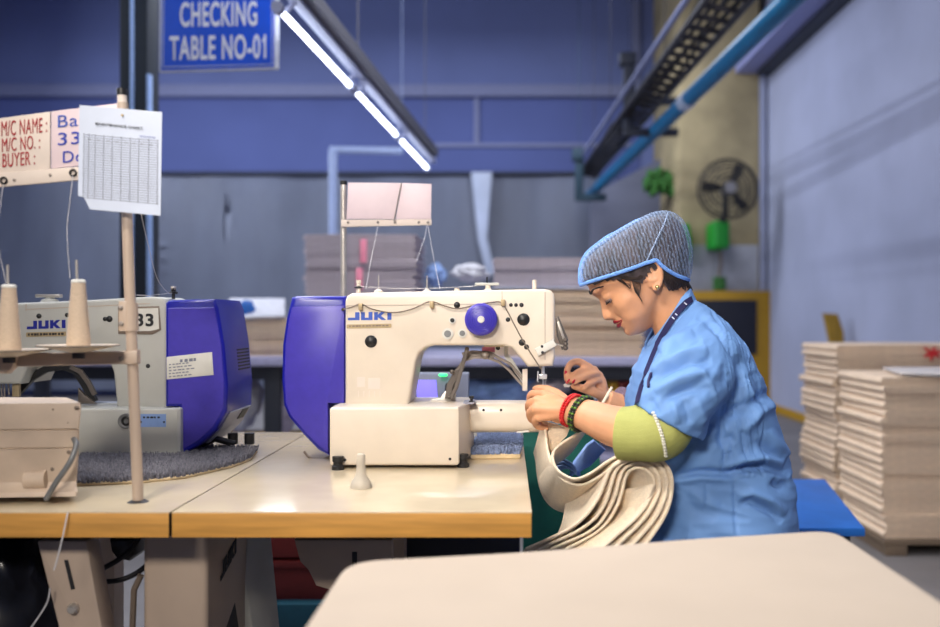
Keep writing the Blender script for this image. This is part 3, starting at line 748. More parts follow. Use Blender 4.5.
b = NB(); tube(b, [P(394,221,Y2-.022), P(401.5,183,Y2-.022)], .0014, 8); part('plate_clip', b, 'steel_grey', t2)
for pts in ([(428,226),(434,260),(440,289)], [(378,226),(371,260),(366,289)], [(427,226),(424,240),(416,262)]):
    b = NB(); tube(b, [P(u,v,Y2-.02-(v-226)*.004) for u,v in pts], .0005, 6); part('thread', b, 'thread_white', t2)

# ================================================================== operation panel on the right table, behind the opening
op = thing('operation_panel', 'grey operation panel with a lilac lit screen seen through the machine opening', 'operation panel', P(432,410,2.42))
Yo = 2.42; b = NB(); zb = TZ; 
prism(b, [Vector((XX(404,Yo),Yo,zb)), Vector((XX(468,Yo),Yo,zb)), Vector((XX(468,Yo),Yo+.05,ZZ(374,Yo))), Vector((XX(404,Yo),Yo+.05,ZZ(374,Yo)))], Vector((0,.04,.0)), .006); part('case', b, 'device_grey', op)
b = NB(); k0 = ZZ(401,Yo); k1 = ZZ(381,Yo)
fy = lambda z: Yo+.05*(z-zb)/(ZZ(374,Yo)-zb)-.0015
prism(b, [Vector((XX(416,Yo),fy(k0),k0)), Vector((XX(437,Yo),fy(k0),k0)), Vector((XX(435,Yo),fy(k1),k1)), Vector((XX(415,Yo),fy(k1),k1))], Vector((0,.003,0))); part('screen', b, 'screen', op)
b = NB(); ell(b, P(443,375,Yo+.035), (.012,.006,.004)); part('indicator_light', b, 'led_green', op)
b = NB(); ell(b, P(447,388,Yo+.025), (.006,.006,.014)); part('button', b, 'ink_black', op)
# ================================================================== room shell
WX = 3.14; YBK = 13.0; XL = -8.0; CZ = 6.0
b = NB(); box(b, XL, WX+.2, -3, YBK+.2, -.1, 0); struct('floor', b, 'floor', smooth=False)
b = NB(); box(b, WX, WX+.2, -3, YBK+.2, 0, CZ); struct('wall_right', b, 'wall_white', smooth=False)
b = NB(); box(b, XL, WX+.2, YBK, YBK+.2, 0, CZ); struct('wall_back', b, 'wall_blue', smooth=False)
b = NB(); box(b, XL-.2, XL, -3, YBK+.2, 0, CZ); struct('wall_left', b, 'wall_blue', smooth=False)
b = NB(); box(b, XL-.2, WX+.2, -3.2, -3, 0, CZ); struct('wall_front', b, 'wall_white', smooth=False)
b = NB(); box(b, XL-.2, WX+.2, -3.2, YBK+.2, CZ, CZ+.15); struct('ceiling', b, 'ceiling', smooth=False)
def at13(u0, u1, v0, v1, d0, d1, name, m, bev=.01):
    b = NB(); Y = YBK-d1; box(b, XX(u0,Y), XX(u1,Y), YBK-d1, YBK-d0, ZZ(v1,Y), ZZ(v0,Y), bev); return struct(name, b, m)
at13(-120, 640, 84, 96, 0, .14, 'trim_1', 'ledge')
at13(-120, 640, 96, 178, 0, .02, 'trim_2', 'wall_blue_deep', 0)
at13(430, 640, 143, 147, .02, .06, 'trim_3', 'ledge')
at13(474, 479, 94, 144, .02, .06, 'trim_4', 'ledge')
at13(632, 640, 0, 84, 0, .05, 'trim_5', 'ledge')
# pillar in the right corner
pxa, pxb = XX(680,11.0), WX
b = NB(); box(b, pxa, pxb-.10, 11.0, YBK, 0, CZ, .02); pl_ = struct('pillar', b, 'pillar')
b = NB(); box(b, XX(760,10.98), XX(766,10.98), 10.97, 11.0, 1.0, 4.1, .005); struct('trim_6', b, 'wall_white')
b = NB(); box(b, pxa, XX(758,10.995), 10.994, 11.0, ZZ(292,11), ZZ(245,11)); struct('trim_7', b, 'pillar_pale', smooth=False)
# overhanging ledge along the right wall
b = NB(); box(b, XX(735,11), WX, 1.0, 11.0, ZZ(74,11), ZZ(74,11)+.28, .02); struct('trim_8', b, 'duct')
b = NB(); box(b, 2.98, WX, 1.0, 10.9, ZZ(78,11), ZZ(74,11)); struct('trim_9', b, 'bracket_dark')
b = NB(); box(b, WX-.03, WX, 3.0, 11.0, 0.0, .09, .005); struct('baseboard_right', b, 'yellow_paint')
# grey plastic sheeting hung against the back wall
b = NB(); rows = []
n = 90; x0, x1 = XX(-40,12.7), XX(600,12.7)
for z in (ZZ(174,12.7), ZZ(190,12.7), 2.2, 1.5, .8, .1):
    row = []
    for k in range(n+1):
        s = k/n; x = x0+(x1-x0)*s
        y = 12.7+.02*math.sin(s*21+z*.8)*(.4+.6*math.sin(s*9)**2)+.008*math.sin(s*67+z)+.05*max(0,s-.8)*math.sin(s*160-z*2)
        row.append(Vector((x,y,z)))
    rows.append(row)
vr = [[b.verts.new(p) for p in r] for r in rows]
for A_, B_ in zip(vr, vr[1:]):
    for k in range(n): b.faces.new((A_[k], A_[k+1], B_[k+1], B_[k]))
bmesh.ops.solidify(b, geom=b.faces[:], thickness=.006)
ps = solo('plastic_sheet', b, 'plastic_sheet', 'grey plastic sheeting hung along the blue back wall', 'plastic sheet', (-4,12.7,0))
b = NB(); tube(b, [(x0,12.66,ZZ(174,12.7)), (x1,12.66,ZZ(174,12.7))], .03, 10); part('hanging_rail', b, 'bracket_dark', ps)
b = NB(); prism(b, [P(471,172,12.55), P(492,172,12.55), P(487,238,12.55), P(496,275,12.55), P(487,276,12.55), P(478,240,12.55)], Vector((0,.03,0)), .01); part('pale_strip', b, 'sheet_pale', ps)
# yellow framed black board at the foot of the pillar
Yy = 10.9
nb_ = thing('notice_board', 'black panel in a yellow frame standing at the foot of the pillar', 'board', (XX(735,Yy),Yy,0))
b = NB(); ppx(b, [(692,291),(775,291),(775,406),(692,406)], Yy, .08, .01); part('frame', b, 'yellow_paint', nb_)
b = NB(); ppx(b, [(696,300),(757,300),(757,355),(696,355)], Yy-.02, .03, .005); part('panel', b, 'board_black', nb_)
# wall fan
Yf = 10.4; fc = P(728,189,Yf)
fn = thing('wall_fan', 'wall fan with wire cage and dark blades on the yellowish pillar', 'fan', fc)
b = NB(); R = 30*Yf/F
for k, (rr, dy) in enumerate(((1,0),(.93,-.05),(.84,-.08),(.72,-.1),(.58,-.115),(.44,-.12),(.3,-.125),(1,.05),(.8,.12),(.5,.15))):
    ring_torus(b, fc+Vector((0,dy,0)), R*rr, .0065 if k else .012, n=36, m=6)
for k in range(24):
    a = 2*PI*k/24; d = Vector((math.cos(a),0,math.sin(a)))
    tube(b, [fc+d*R*.2+Vector((0,-.128,0)), fc+d*R*.6+Vector((0,-.115,0)), fc+d*R*.85+Vector((0,-.08,0)), fc+d*R], .0045, 5)
part('cage', b, 'fan_wire', fn)
b = NB(); lathe(b, fc, [(0,-.13),(.06,-.13),(.075,-.11),(.075,-.05),(.07,.1),(0,.12)], 'y', 20); part('hub', b, 'fan_hub', fn)
for a0 in (math.radians(65), math.radians(178), math.radians(-48)):
    b = NB(); d = Vector((math.cos(a0),0,math.sin(a0))); q = Vector((-d.z,0,d.x))
    pts = [fc+d*.06-q*.02, fc+d*R*.5-q*.06, fc+d*R*.85-q*.06, fc+d*R*.9+q*.02, fc+d*R*.8+q*.05, fc+d*R*.45+q*.035, fc+d*.06+q*.02]
    prism(b, [p+Vector((0,-.04+.25*(p-fc).dot(q),0)) for p in pts], Vector((0,.012,0))); part('blade', b, 'fan_blade', fn)
b = NB(); tube(b, [fc+Vector((0,.1,0)), P(725,215,Yf+.1), P(720,226,Yf+.15)], .035, 10); part('stem', b, 'fan_blade', fn)
b = NB(); box(b, XX(712.5,10.6), XX(728,10.6), 10.5, 10.99, ZZ(249,10.6), ZZ(221,10.6), .04, 3); part('bracket_cover', b, 'green_plastic', fn)
b = NB(); tube(b, [P(720,248,10.9), P(721,262,10.9), P(719,277,10.9)], .02, 8); cbl = part('cable', b, 'wire_brown', fn)
b = NB(); ppx(b, [(714,277),(726,277),(726,290),(714,290)], 10.94, .06, .01); solo('switch_box', b, 'green_leaf', 'small dark green box on the pillar below the fan', 'switch box', P(720,284,10.94))
# green hanging plant/bottle left of pillar
b = NB(); ppx(b, [(681,225),(690,223),(692,245),(690,262),(682,262)], 10.8, .2, .02); solo('green_container', b, 'green_plastic', 'green container on the pillar just behind the hair net', 'container', P(686,245,10.9))
b = NB()
for k in range(60):
    c = P(660+random.uniform(-14,14), 182+random.uniform(-10,12), 11.6+random.uniform(-.2,.2)); ell(b, c, (.09,.05,.03), 6, 5, Matrix.Rotation(random.uniform(0,3),3,'Y'))
solo('hanging_plant', b, 'green_leaf', 'green leafy plant hanging below the cable tray', 'plant', P(660,182,11.6))
b = NB(); ppx(b, [(590,205),(600,190),(676,150),(676,300),(590,300)], 12.4, .1, .02); solo('wall_hoarding', b, 'wall_grey', 'dim grey panel behind the woman\'s head beside the pillar', 'panel', P(640,300,12.4))
# plank against the right wall
b = NB(); prism(b, [P(824,313,8.3), P(838,314,8.3), P(844,332,8.3), P(849,438,8.3), P(837,438,8.3), P(831,345,8.3)], Vector((.0,.06,0)), .006); solo('plank', b, 'plank', 'yellow wooden plank leaning on the white wall behind the stacks', 'plank', P(845,420,8.3))

# ================================================================== overhead services
def sup(bm, p, z1=CZ, r=.004): tube(bm, [p, Vector((p.x, p.y, z1))], r, 6)
q0, q1 = Vector((1.64,3.6,2.78)), Vector((1.09,12.0,2.715))
pA, pB = P(790,0,5.0), P(588,197,12.0)
d = pA-pB; pC = pA+d*.25
b = NB(); tube(b, [pC, pA, pB], .062, 16); pp = solo('pipe', b, 'pipe_teal', 'long teal pipe running under the cable tray toward the back wall', 'pipe', pA)
pm = P(698,87,7.5); tt = (pA.y-7.1)/(pA.y-pB.y); pm = pA.lerp(pB, tt)
b = NB()
for s in (-.06,.0,.06): 
    e = (pB-pA).normalized(); tube(b, [pm+e*s, pm+e*(s+.025)], .068, 16)
part('joint_band', b, 'sign_white', pp)
tA, tB = P(728,0,5.0), P(586,176,12.0)
td = tA-tB; tC = tA+td*.25
tray = thing('cable_tray', 'dark ladder cable tray full of cables under the ceiling by the right wall', 'cable tray', tA)
side = Vector((.105,0,-.02))
for s in (-1, 1):
    b = NB(); tube(b, [tC+side*s, tA+side*s, tB+side*s], .022, 6); part('side_rail', b, 'tray_dark', tray)
b = NB(); tube(b, [tC-side*1.25+Vector((0,0,.12)), tB-side*1.25+Vector((0,0,.12))], .02, 6); part('top_conduit', b, 'ledge', tray)
L = (tB-tC).length
for k in range(44):
    p = tC.lerp(tB, (k+.5)/44); b = NB(); tube(b, [p-side, p+side], .018, 5); part('rung', b, 'tray_dark', tray)
b = NB()
for k in range(5):
    o = side*(-.7+.35*k)+Vector((0,0,.03)); pts = []
    for i in range(15):
        p = tC.lerp(tB, i/14)+o+Vector((random.uniform(-.03,.03),0,random.uniform(-.02,.05))); pts.append(p)
    tube(b, smooth_path(pts,3), .014, 5)
part('cables', b, 'cable_black', tray)
for k in range(6):
    p = tC.lerp(tB, (k+.4)/6); b = NB(); sup(b, p); part('hanger_rod', b, 'tray_dark', tray)
def ubr(u0, u1, v0, v1, Y, m, lab, w):
    t = thing('support_bracket', lab, 'bracket', P(u0, v1, Y), 'brackets carrying tray and pipe')
    b = NB(); x = XX(u0,Y); box(b, x-w, x+w, Y-.05, Y+.05, ZZ(v1,Y), ZZ(v0,Y), .01); part('post', b, m, t)
    b = NB(); box(b, x-w, XX(u1,Y), Y-.05, Y+.05, ZZ(v1+4,Y), ZZ(v1-3,Y), .01); part('cross_bar', b, m, t)
    b = NB(); box(b, x-w*1.7, x+w*1.2, Y-.08, Y+.08, ZZ(v0+12,Y), ZZ(v0,Y), .01); part('head_plate', b, m, t)
    b = NB(); sup(b, Vector((x,Y,ZZ(v0,Y)-.02))); part('hanger_rod', b, m, t)
    return t
t_ = ubr(629, 678, 54, 132, 8.2, 'bracket_dark', 'nearer dark bracket holding the teal pipe and cable tray', .05)
b = NB(); box(b, XX(634,8.2), XX(678,8.2), 8.16, 8.24, ZZ(105,8.2), ZZ(98,8.2), .01); part('cross_bar', b, 'bracket_dark', t_)
ubr(579, 606, 149, 197, 11.2, 'bracket_teal', 'farther dark teal bracket at the back end of the pipe', .05)
# row of tube lights
LA, LB = P(278,8,3.83), P(427,168,7.72)
ld = (LB-LA); Ls = ld.length; e = ld.normalized()
sideL = Vector((e.y,-e.x,0)).normalized()
segs = [(-.335,-.02),(0,.318),(.338,.655),(.675,1.0)]
labs = ['tube light in the row, partly out of the top of the photo','nearest tube light in the row, beside the blue sign','middle tube light of the row overhead','farthest tube light at the end of the row']
for (s0, s1), lab in zip(segs[1:], labs[1:]):
    a = LA+ld*s0; c = LA+ld*s1
    t = thing('tube_light', lab, 'light', a.lerp(c,.5), 'tube lights in one row')
    b = NB(); tube(b, [a, c], .0125, 12); part('tube', b, 'tube', t)
    b = NB()
    up = Vector((0,0,1)); cc = [a+sideL*.05+up*.055, c+sideL*.05+up*.055]
    prof = [sideL*-.02+up*-.012, sideL*.03+up*-.012, sideL*.022+up*.03, sideL*-.014+up*.03]
    loft(b, [[q+p for p in prof] for q in cc]); part('batten', b, 'lamp_body', t)
    for q in (a, c):
        b = NB(); w = .02; tube(b, [q-e*w, q+e*w], .026, 10); part('lamp_holder', b, 'lamp_body', t)
    for q in (a.lerp(c,.06), a.lerp(c,.94)):
        b = NB(); tube(b, [q+up*.0, q+sideL*.05+up*.05], .012, 8); part('bracket', b, 'lamp_body', t)
b = NB(); ra = LA+ld*-.30+sideL*.095+Vector((0,0,.09)); rc = LB+ld*-.05+sideL*.095+Vector((0,0,.09))
prof = [sideL*-.03+Vector((0,0,-.03)), sideL*.03+Vector((0,0,-.03)), sideL*.03+Vector((0,0,.03)), sideL*-.03+Vector((0,0,.03))]
loft(b, [[q+p for p in prof] for q in (ra, rc)]); rail = solo('lighting_rail', b, 'rail_grey', 'grey rail carrying the row of tube lights', 'rail', ra)
for k in (.1,.45,.9):
    b = NB(); sup(b, ra.lerp(rc,k)); part('hanger_rod', b, 'rail_grey', rail)
# sign
Ys = 4.0
sg = thing('hanging_sign', 'blue CHECKING TABLE NO-01 sign hanging from above', 'sign', P(219,0,Ys))
b = NB(); prism(b, [P(159,72,Ys), P(160,-32,Ys), P(278.5,-32,Ys), P(278,69,Ys)], Vector((0,.02,0)), .003); part('panel', b, 'sign_white', sg)
b = NB(); prism(b, [P(161,70.5,Ys-.002), P(162,-30,Ys-.002), P(274.5,-30,Ys-.002), P(274,67,Ys-.002)], Vector((0,.004,0))); part('blue_face', b, 'sign_blue', sg)
for q in ([(162.5,67.5),(163,66.7),(272,64),(272,64.8)], [(162.5,67),(163.3,67),(164.3,-28),(163.5,-28)], [(271.3,64.5),(272,64.5),(272.3,-28),(271.6,-28)]):
    b = NB(); prism(b, [P(u,v,Ys-.0035) for u,v in q], Vector((0,.002,0))); part('border_line', b, 'sheet_pale', sg)
lt('lettering', 'CHECKING', 180, 27, 257, 2, Ys-.003, 'sign_white', sg, slope=-.015, bold=.018)
lt('lettering', 'TABLE NO-01', 169.5, 60.5, 266, 36, Ys-.003, 'sign_white', sg, slope=-.02, bold=.018)
b = NB(); ppx(b, [(262.2,39.5),(262.2,43),(264.6,40.5),(264.6,36)], Ys-.0036, .001); part('lettering', b, 'sign_white', sg)
for u in (175, 262):
    b = NB(); tube(b, [P(u,-30,Ys+.01), Vector((XX(u,Ys),Ys+.01,CZ))], .004, 6); part('hanging_wire', b, 'rail_grey', sg)
# steel column behind the left machine
Yk = 4.6
ck = thing('steel_column', 'dark steel column with pale edges rising behind the paper chart', 'column', (XX(134,Yk),Yk,0))
b = NB(); box(b, XX(119.5,Yk), XX(147,Yk), Yk, Yk+.16, 0, CZ, .004); part('web', b, 'column_dark', ck)
b = NB(); box(b, XX(132,Yk), XX(134.5,Yk), Yk-.03, Yk, .1, CZ, .004); part('edge_pipe', b, 'column_edge', ck)
b = NB(); box(b, XX(147,Yk), XX(150.5,Yk), Yk-.01, Yk+.03, .1, ZZ(74,Yk), .004); part('edge_pipe', b, 'column_edge', ck)
# white pipe frame in the background
Yw = 7.4
wf = thing('pipe_gantry', 'pale pipe gantry standing behind the tied bundles', 'gantry', (XX(333,Yw),Yw,0))
b = NB(); tube(b, [(XX(333,Yw),Yw,0), P(333,150,Yw)], .036, 12); part('upright', b, 'pipe_white', wf)
b = NB(); tube(b, [(XX(520,Yw),Yw+.3,0), (XX(520,Yw),Yw+.3,ZZ(150,Yw))], .036, 12); part('upright', b, 'pipe_white', wf) if False else b.free()
b = NB(); tube(b, [P(330,150,Yw), P(402,151,Yw)], .03, 12); part('cross_bar', b, 'pipe_white', wf)
b = NB(); tube(b, [(XX(402,Yw),Yw,CZ), P(402,151,Yw)], .003, 8); part('hanger_rod', b, 'pipe_white', wf)

# ================================================================== checking table and stacks behind
Yt = 5.0; CT = ZZ(357,Yt)
ct = thing('checking_table', 'long lilac topped checking table behind the machines carrying the stacks', 'table', (-.7,5.6,0))
b = NB(); box(b, -3.2, .98, Yt, 6.2, CT-.05, CT, .006); part('table_top', b, 'checking_top', ct)
b = NB(); box(b, -3.15, .93, Yt+.06, Yt+.10, CT-.13, CT-.05, .004); part('apron', b, 'table_frame', ct)
for x in (-3.1,-1.30,.88):
    for y in (Yt+.08, 6.1):
        b = NB(); box(b, x-.045, x+.045, y-.03, y+.03, 0, CT-.05, .004); part('leg', b, 'table_frame', ct)
b = NB(); box(b, -3.1, -1.2, 5.5, 5.56, .36, .42, .004); part('stretcher', b, 'yellow_paint', ct)
b = NB(); box(b, -3.1, .90, Yt+.1, 6.1, .30, .33, .004); part('lower_shelf', b, 'checking_top', ct)

def serp(w, dp, th, m_name, layers=2):
    """folded mat: nested U folds on its left side, built at origin, base z=0, x from 0 to w, y from 0 to dp"""
    b = NB(); t = th/4.0
    def strip(ro, ri, zc, wob):
        # U shaped strip of outer radius ro and inner radius ri about z = zc
        out, inn = [], []
        n = 8
        for k in range(n+1):
            a = PI/2+PI*k/n
            out.append((ro+ro*math.cos(a)*1.0, zc+ro*math.sin(a))); inn.append((ro+ri*math.cos(a), zc+ri*math.sin(a)))
        top = [(w-wob, zc+ro), (w*.5, zc+ro+.0012)]; bot = [(w*.5, zc-ro+.0006), (w-wob*.5, zc-ro)]
        ti = [(w-wob, zc+ri), (w*.5, zc+ri+.0012)]; bi = [(w*.5, zc-ri+.0006), (w-wob*.5, zc-ri)]
        o = top+out+bot; i = ti+inn+bi
        f = [[b.verts.new((x, y, z)) for x, z in o] for y in (0, dp*.5, dp)]
        g = [[b.verts.new((x, y, z)) for x, z in i] for y in (0, dp*.5, dp)]
        for L, s in ((f,1),(g,-1)):
            for r in range(2):
                for k in range(len(o)-1):
                    q = (L[r][k], L[r][k+1], L[r+1][k+1], L[r+1][k]); b.faces.new(q if s > 0 else q[::-1])
        for r in (0, 2):
            for k in range(len(o)-1): b.faces.new((f[r][k], g[r][k], g[r][k+1], f[r][k+1]))
        for k in (0, len(o)-1):
            for r in range(2): b.faces.new((f[r][k], f[r+1][k], g[r+1][k], g[r][k]))
    strip(2*t, 1.24*t, 2*t, .0); strip(.9*t, .2*t, 2*t, .02)
    bmesh.ops.translate(b, verts=b.verts, vec=(0,0,0))
    return finish(b, 'folded_mat', m_name)
def stack(x, y, z, w, dp, th, n, m, where, group, jit=.012, rot=0, label='cream folded mat'):
    vars_ = [serp(w, dp, th*.95, m) for _ in range(3)]
    for q, me in enumerate(vars_):
        for v in me.vertices:
            vx, vy, vz = v.co; nz_ = noise.noise(Vector((vx*5+q*9, vy*6, q*3.3)))
            edge = math.exp(-vx/.05)
            v.co.z = max(.0, vz*(1+.10*edge)+nz_*.0022-.010*edge*(.6+.5*noise.noise(Vector((vy*4,q*5,1)))))
            v.co.x += .010*noise.noise(Vector((vy*7, q*4.1, 2)))*edge
    for k in range(n):
        o = bpy.data.objects.new('folded_mat', vars_[k % 3]); COL.objects.link(o)
        o.location = (x+random.uniform(-jit,jit), y+random.uniform(-jit,jit), z+k*th+.0005)
        o.rotation_euler = (0,0,rot+random.uniform(-.015,.015))
        i = n-1-k
        o['label'] = label+', '+('topmost' if i == 0 else ORD[i]+' from the top')+' of '+where; o['category'] = 'mat'; o['group'] = group
# right floor stacks on pallets
for (y0, y1, nm) in ((4.22,4.86,'low grey pallet under the nearer floor stack at the right'),(4.9,5.56,'low grey pallet under the farther floor stack at the right')):
    t = thing('pallet', nm, 'pallet', (2.2,(y0+y1)/2,0))
    b = NB(); box(b, 1.74, 2.75, y0, y1, .05, .075, .004); part('deck', b, 'pallet_wood', t)
    for x in (1.80,2.2,2.69):
        b = NB(); box(b, x-.05, x+.05, y0, y1, 0, .05, .004); part('runner', b, 'pallet_wood', t)
stack(1.745, 4.25, .076, .95, .56, .0375, 20, 'mat_cream', 'the nearer right floor stack', 'mats in the nearer floor stack', .012)
stack(1.775, 4.94, .076, .95, .56, .0382, 23, 'mat_cream', 'the farther right floor stack', 'mats in the farther floor stack', .014)
b = NB(); zt = .076+20*.0375+.006
prism(b, [Vector((1.84,4.27,zt)), Vector((2.1,4.20,zt-.004)), Vector((2.72,4.35,zt)), Vector((2.6,4.8,zt)), Vector((1.95,4.74,zt))], Vector((0,0,.014)), .004); solo('loose_mat', b, 'mat_white', 'loose pale mat lying askew on the nearer floor stack', 'mat', (2.2,4.5,zt))
b = NB(); k0 = P(932,353,4.92)
for a, l in ((.3,.05),(1.3,.05),(2.4,.06),(3.7,.05),(4.6,.06),(5.6,.05)):
    tube(b, [k0, k0+Vector((math.cos(a)*l, -.008, math.sin(a)*l*.7))], [.012,.006], 7)
ell(b, k0, (.018,.012,.016)); solo('ribbon', b, 'red_tie', 'red ribbon knot on the front of the farther floor stack', 'ribbon', k0)
# stacks on the checking table
n1 = int(round((ZZ(291,Yt)-CT)/.034))
stack(XX(489,Yt), Yt+.06, CT, .86, .62, .034, n1, 'mat_cream', 'the big stack\'s lower half', 'lower mats of the big stack', .008)
zt2 = CT+n1*.034+.004
b = NB(); box(b, XX(487,Yt), XX(649,Yt), Yt+.05, Yt+.70, zt2-.003, zt2+.006, .002); solo('dividing_sheet', b, 'sheet_pale', 'pale sheet laid between the two halves of the big stack', 'sheet', (0,5.3,zt2))
zt2 += .007
n2 = int(round((ZZ(258,5.15)-zt2)/.034))
stack(XX(493,5.15), 5.15, zt2, .84, .55, .034, n2, 'mat_lilac', 'the big stack\'s upper half', 'upper mats of the big stack', .01, label='lilac grey folded mat')
Yb = 5.5
zq = CT
for nm, n, wz in (('lower tied bundle left of the big stack', 6, 0), ('upper tied bundle left of the big stack', 6, 1)):
    pass
hB = (ZZ(237,Yb)-CT); thB = hB/18.0
stack(XX(312,Yb), Yb-.2, CT, .655, .5, thB, 18, 'mat_lilac', 'the pink tied bundles', 'mats in the tied bundles', .012, label='grey folded mat')
for v0, v1, u, lab in ((239,263,363,'pink tie around the upper of the two bundles on the checking table'),(268,290,359,'pink tie around the lower of the two bundles on the checking table')):
    b = NB(); prism(b, [P(u-3,v1,Yb-.221), P(u-3,v0,Yb-.221), P(u+3.5,v0,Yb-.221), P(u+3.5,v1,Yb-.221)], Vector((0,.01,0)), .003); solo('bundle_tie', b, 'pink_tie', lab, 'tie', P(u,v1,Yb-.221))
hL = ZZ(318,Yt)-CT
stack(XX(196,Yt), Yt+.12, CT, .56, .5, hL/6, 6, 'mat_cream', 'the low stack between the blue covers', 'mats in the low stack', .01)
b = NB(); zz = CT+hL+.002
prism(b, [P(212,320,Yt+.1), P(285,317,Yt+.1), P(285,300,5.6), P(230,300,5.6)], Vector((0,0,.012)), .004); solo('white_cloth', b, 'cloth_white', 'white cloth spread on the low stack between the blue covers', 'cloth', P(250,316,Yt+.1))
def lump(c, r, m, name, lab, cat, seed=0, amp=.35, **kw):
    b = NB(); bmesh.ops.create_icosphere(b, subdivisions=4, radius=1)
    for v in b.verts:
        nse = noise.noise(v.co*2.2+Vector((seed,0,0)))*amp+noise.noise(v.co*5+Vector((seed,3,0)))*amp*.4
        v.co = Vector((v.co.x*r[0], v.co.y*r[1], v.co.z*r[2]))*(1+nse)+Vector(c)
    return solo(name, b, m, lab, cat, c, **kw)
lump(P(246,313,5.2)+Vector((0,0,.02)), (.045,.06,.05), 'bench_blue', 'blue_cloth', 'small blue cloth beside the left blue motor cover', 'cloth', 3)
lump(P(470,273,5.3), (.10,.10,.05), 'cloth_white', 'white_cloth', 'crumpled white cloth left of the big stack', 'cloth', 5)
lump(P(436,275,5.6), (.06,.06,.07), 'cloth_blue', 'blue_cloth', 'blue cloth beside the tied bundles', 'cloth', 8)
# things under the checking table seen through the machine opening
for k, (u, v, w, h, m, lab) in enumerate(((500,388,60,20,'cloth_blue','blue folded cloth seen through the right machine opening'),(448,402,26,12,'cloth_blue','lower blue cloth seen through the right machine opening'),(660,395,26,22,'crate_teal','dark cloth under the big stack behind the woman'),(240,400,22,34,'cloth_white','white sack below the checking table between the blue covers'),(284,402,14,38,'mat_lilac','lilac sack below the checking table left of the right machine'),(545,385,26,14,'mat_lilac','grey cloth bundle behind the needle'))):
    Yq = 5.3; lump(P(u,v,Yq), (w*Yq/F*.9,.2,h*Yq/F*.9), m, 'cloth_bundle', lab, 'cloth', 11+k, .25)
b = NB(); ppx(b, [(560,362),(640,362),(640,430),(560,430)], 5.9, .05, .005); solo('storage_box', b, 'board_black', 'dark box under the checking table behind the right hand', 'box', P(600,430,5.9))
for k, (u, m, lab) in enumerate(((596,'sheet_pale','pale roll standing beneath the big stack'),(622,'crate_red','reddish roll beneath the big stack next to the blue uniform'),(612,'yellow_paint','yellow roll beneath the big stack'))):
    b = NB(); lathe(b, P(u,430,5.2), [(0,0),(.05,0),(.05,.28),(0,.28)]); solo('fabric_roll', b, m, lab, 'roll', P(u,430,5.2))

# ================================================================== below the left table
lump(P(14,600,1.80), (.135,.13,.17), 'bag_black', 'plastic_bag', 'shiny black plastic bag under the left table', 'bag', 2, .28)
for pts, lab in (([(100,570),(118,560),(132,548),(140,535)],'upper black cable looping below the left table'),([(103,582),(120,580),(135,574),(146,566)],'lower black cable looping below the left table')):
    b = NB(); tube(b, smooth_path([P(u,v,1.72) for u,v in pts]), .005, 8); solo('cable', b, 'cable_black', lab, 'cable', P(*pts[0],1.72))
b = NB(); ppx(b, [(108,540),(134,540),(134,556),(128,562),(116,560),(110,552)], 1.85, .08, .01); solo('pedal_motor', b, 'dark_metal', 'dark rounded motor under the left table edge', 'motor', P(120,540,1.85))
b = NB(); tube(b, [P(132,640,1.7), P(134,590,1.7), P(141,575,1.7)], .006, 8); solo('hose', b, 'wire_brown', 'pale hose rising beside the control box', 'hose', P(132,640,1.7))
b = NB(); tube(b, smooth_path([P(68,512,1.51), P(62,540,1.505), P(57,560,1.505), P(54,570,1.505)]), .0012, 6); solo('loose_thread', b, 'thread_white', 'loose pale thread hanging over the left table edge', 'thread', P(68,512,1.51))
b = NB(); tube(b, smooth_path([P(50,588,1.58), P(46,605,1.58), P(26,635,1.58)]), .0012, 6); solo('loose_thread', b, 'thread_white', 'loose pale thread beside the stand bracket and black bag', 'thread', P(50,588,1.58))
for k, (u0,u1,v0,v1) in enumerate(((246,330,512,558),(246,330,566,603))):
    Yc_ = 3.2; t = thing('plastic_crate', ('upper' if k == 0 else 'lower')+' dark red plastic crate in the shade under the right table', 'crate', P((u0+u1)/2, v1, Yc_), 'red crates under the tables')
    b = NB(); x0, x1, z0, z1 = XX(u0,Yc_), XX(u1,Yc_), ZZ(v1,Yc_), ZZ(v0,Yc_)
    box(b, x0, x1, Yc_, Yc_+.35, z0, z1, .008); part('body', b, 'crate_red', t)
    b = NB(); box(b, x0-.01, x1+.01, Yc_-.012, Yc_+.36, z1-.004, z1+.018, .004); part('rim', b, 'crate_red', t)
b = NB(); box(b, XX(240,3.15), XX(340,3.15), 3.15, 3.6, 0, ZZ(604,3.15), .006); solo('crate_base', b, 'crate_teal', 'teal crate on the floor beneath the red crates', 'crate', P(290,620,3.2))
lump(P(256,548,2.6), (.03,.04,.07), 'cloth_blue', 'blue_cloth', 'blue cloth hanging below the joint of the tables', 'cloth', 21)
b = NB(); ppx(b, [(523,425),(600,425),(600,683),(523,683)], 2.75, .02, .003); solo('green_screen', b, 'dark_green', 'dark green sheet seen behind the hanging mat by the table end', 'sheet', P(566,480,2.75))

b = NB(); box(b, XX(392,2.35), XX(520,2.35), 2.35, 2.55, 0, .60, .01); solo('storage_bin', b, 'board_black', 'dark bin standing in the shade under the right table', 'bin', (-.1,2.45,0))
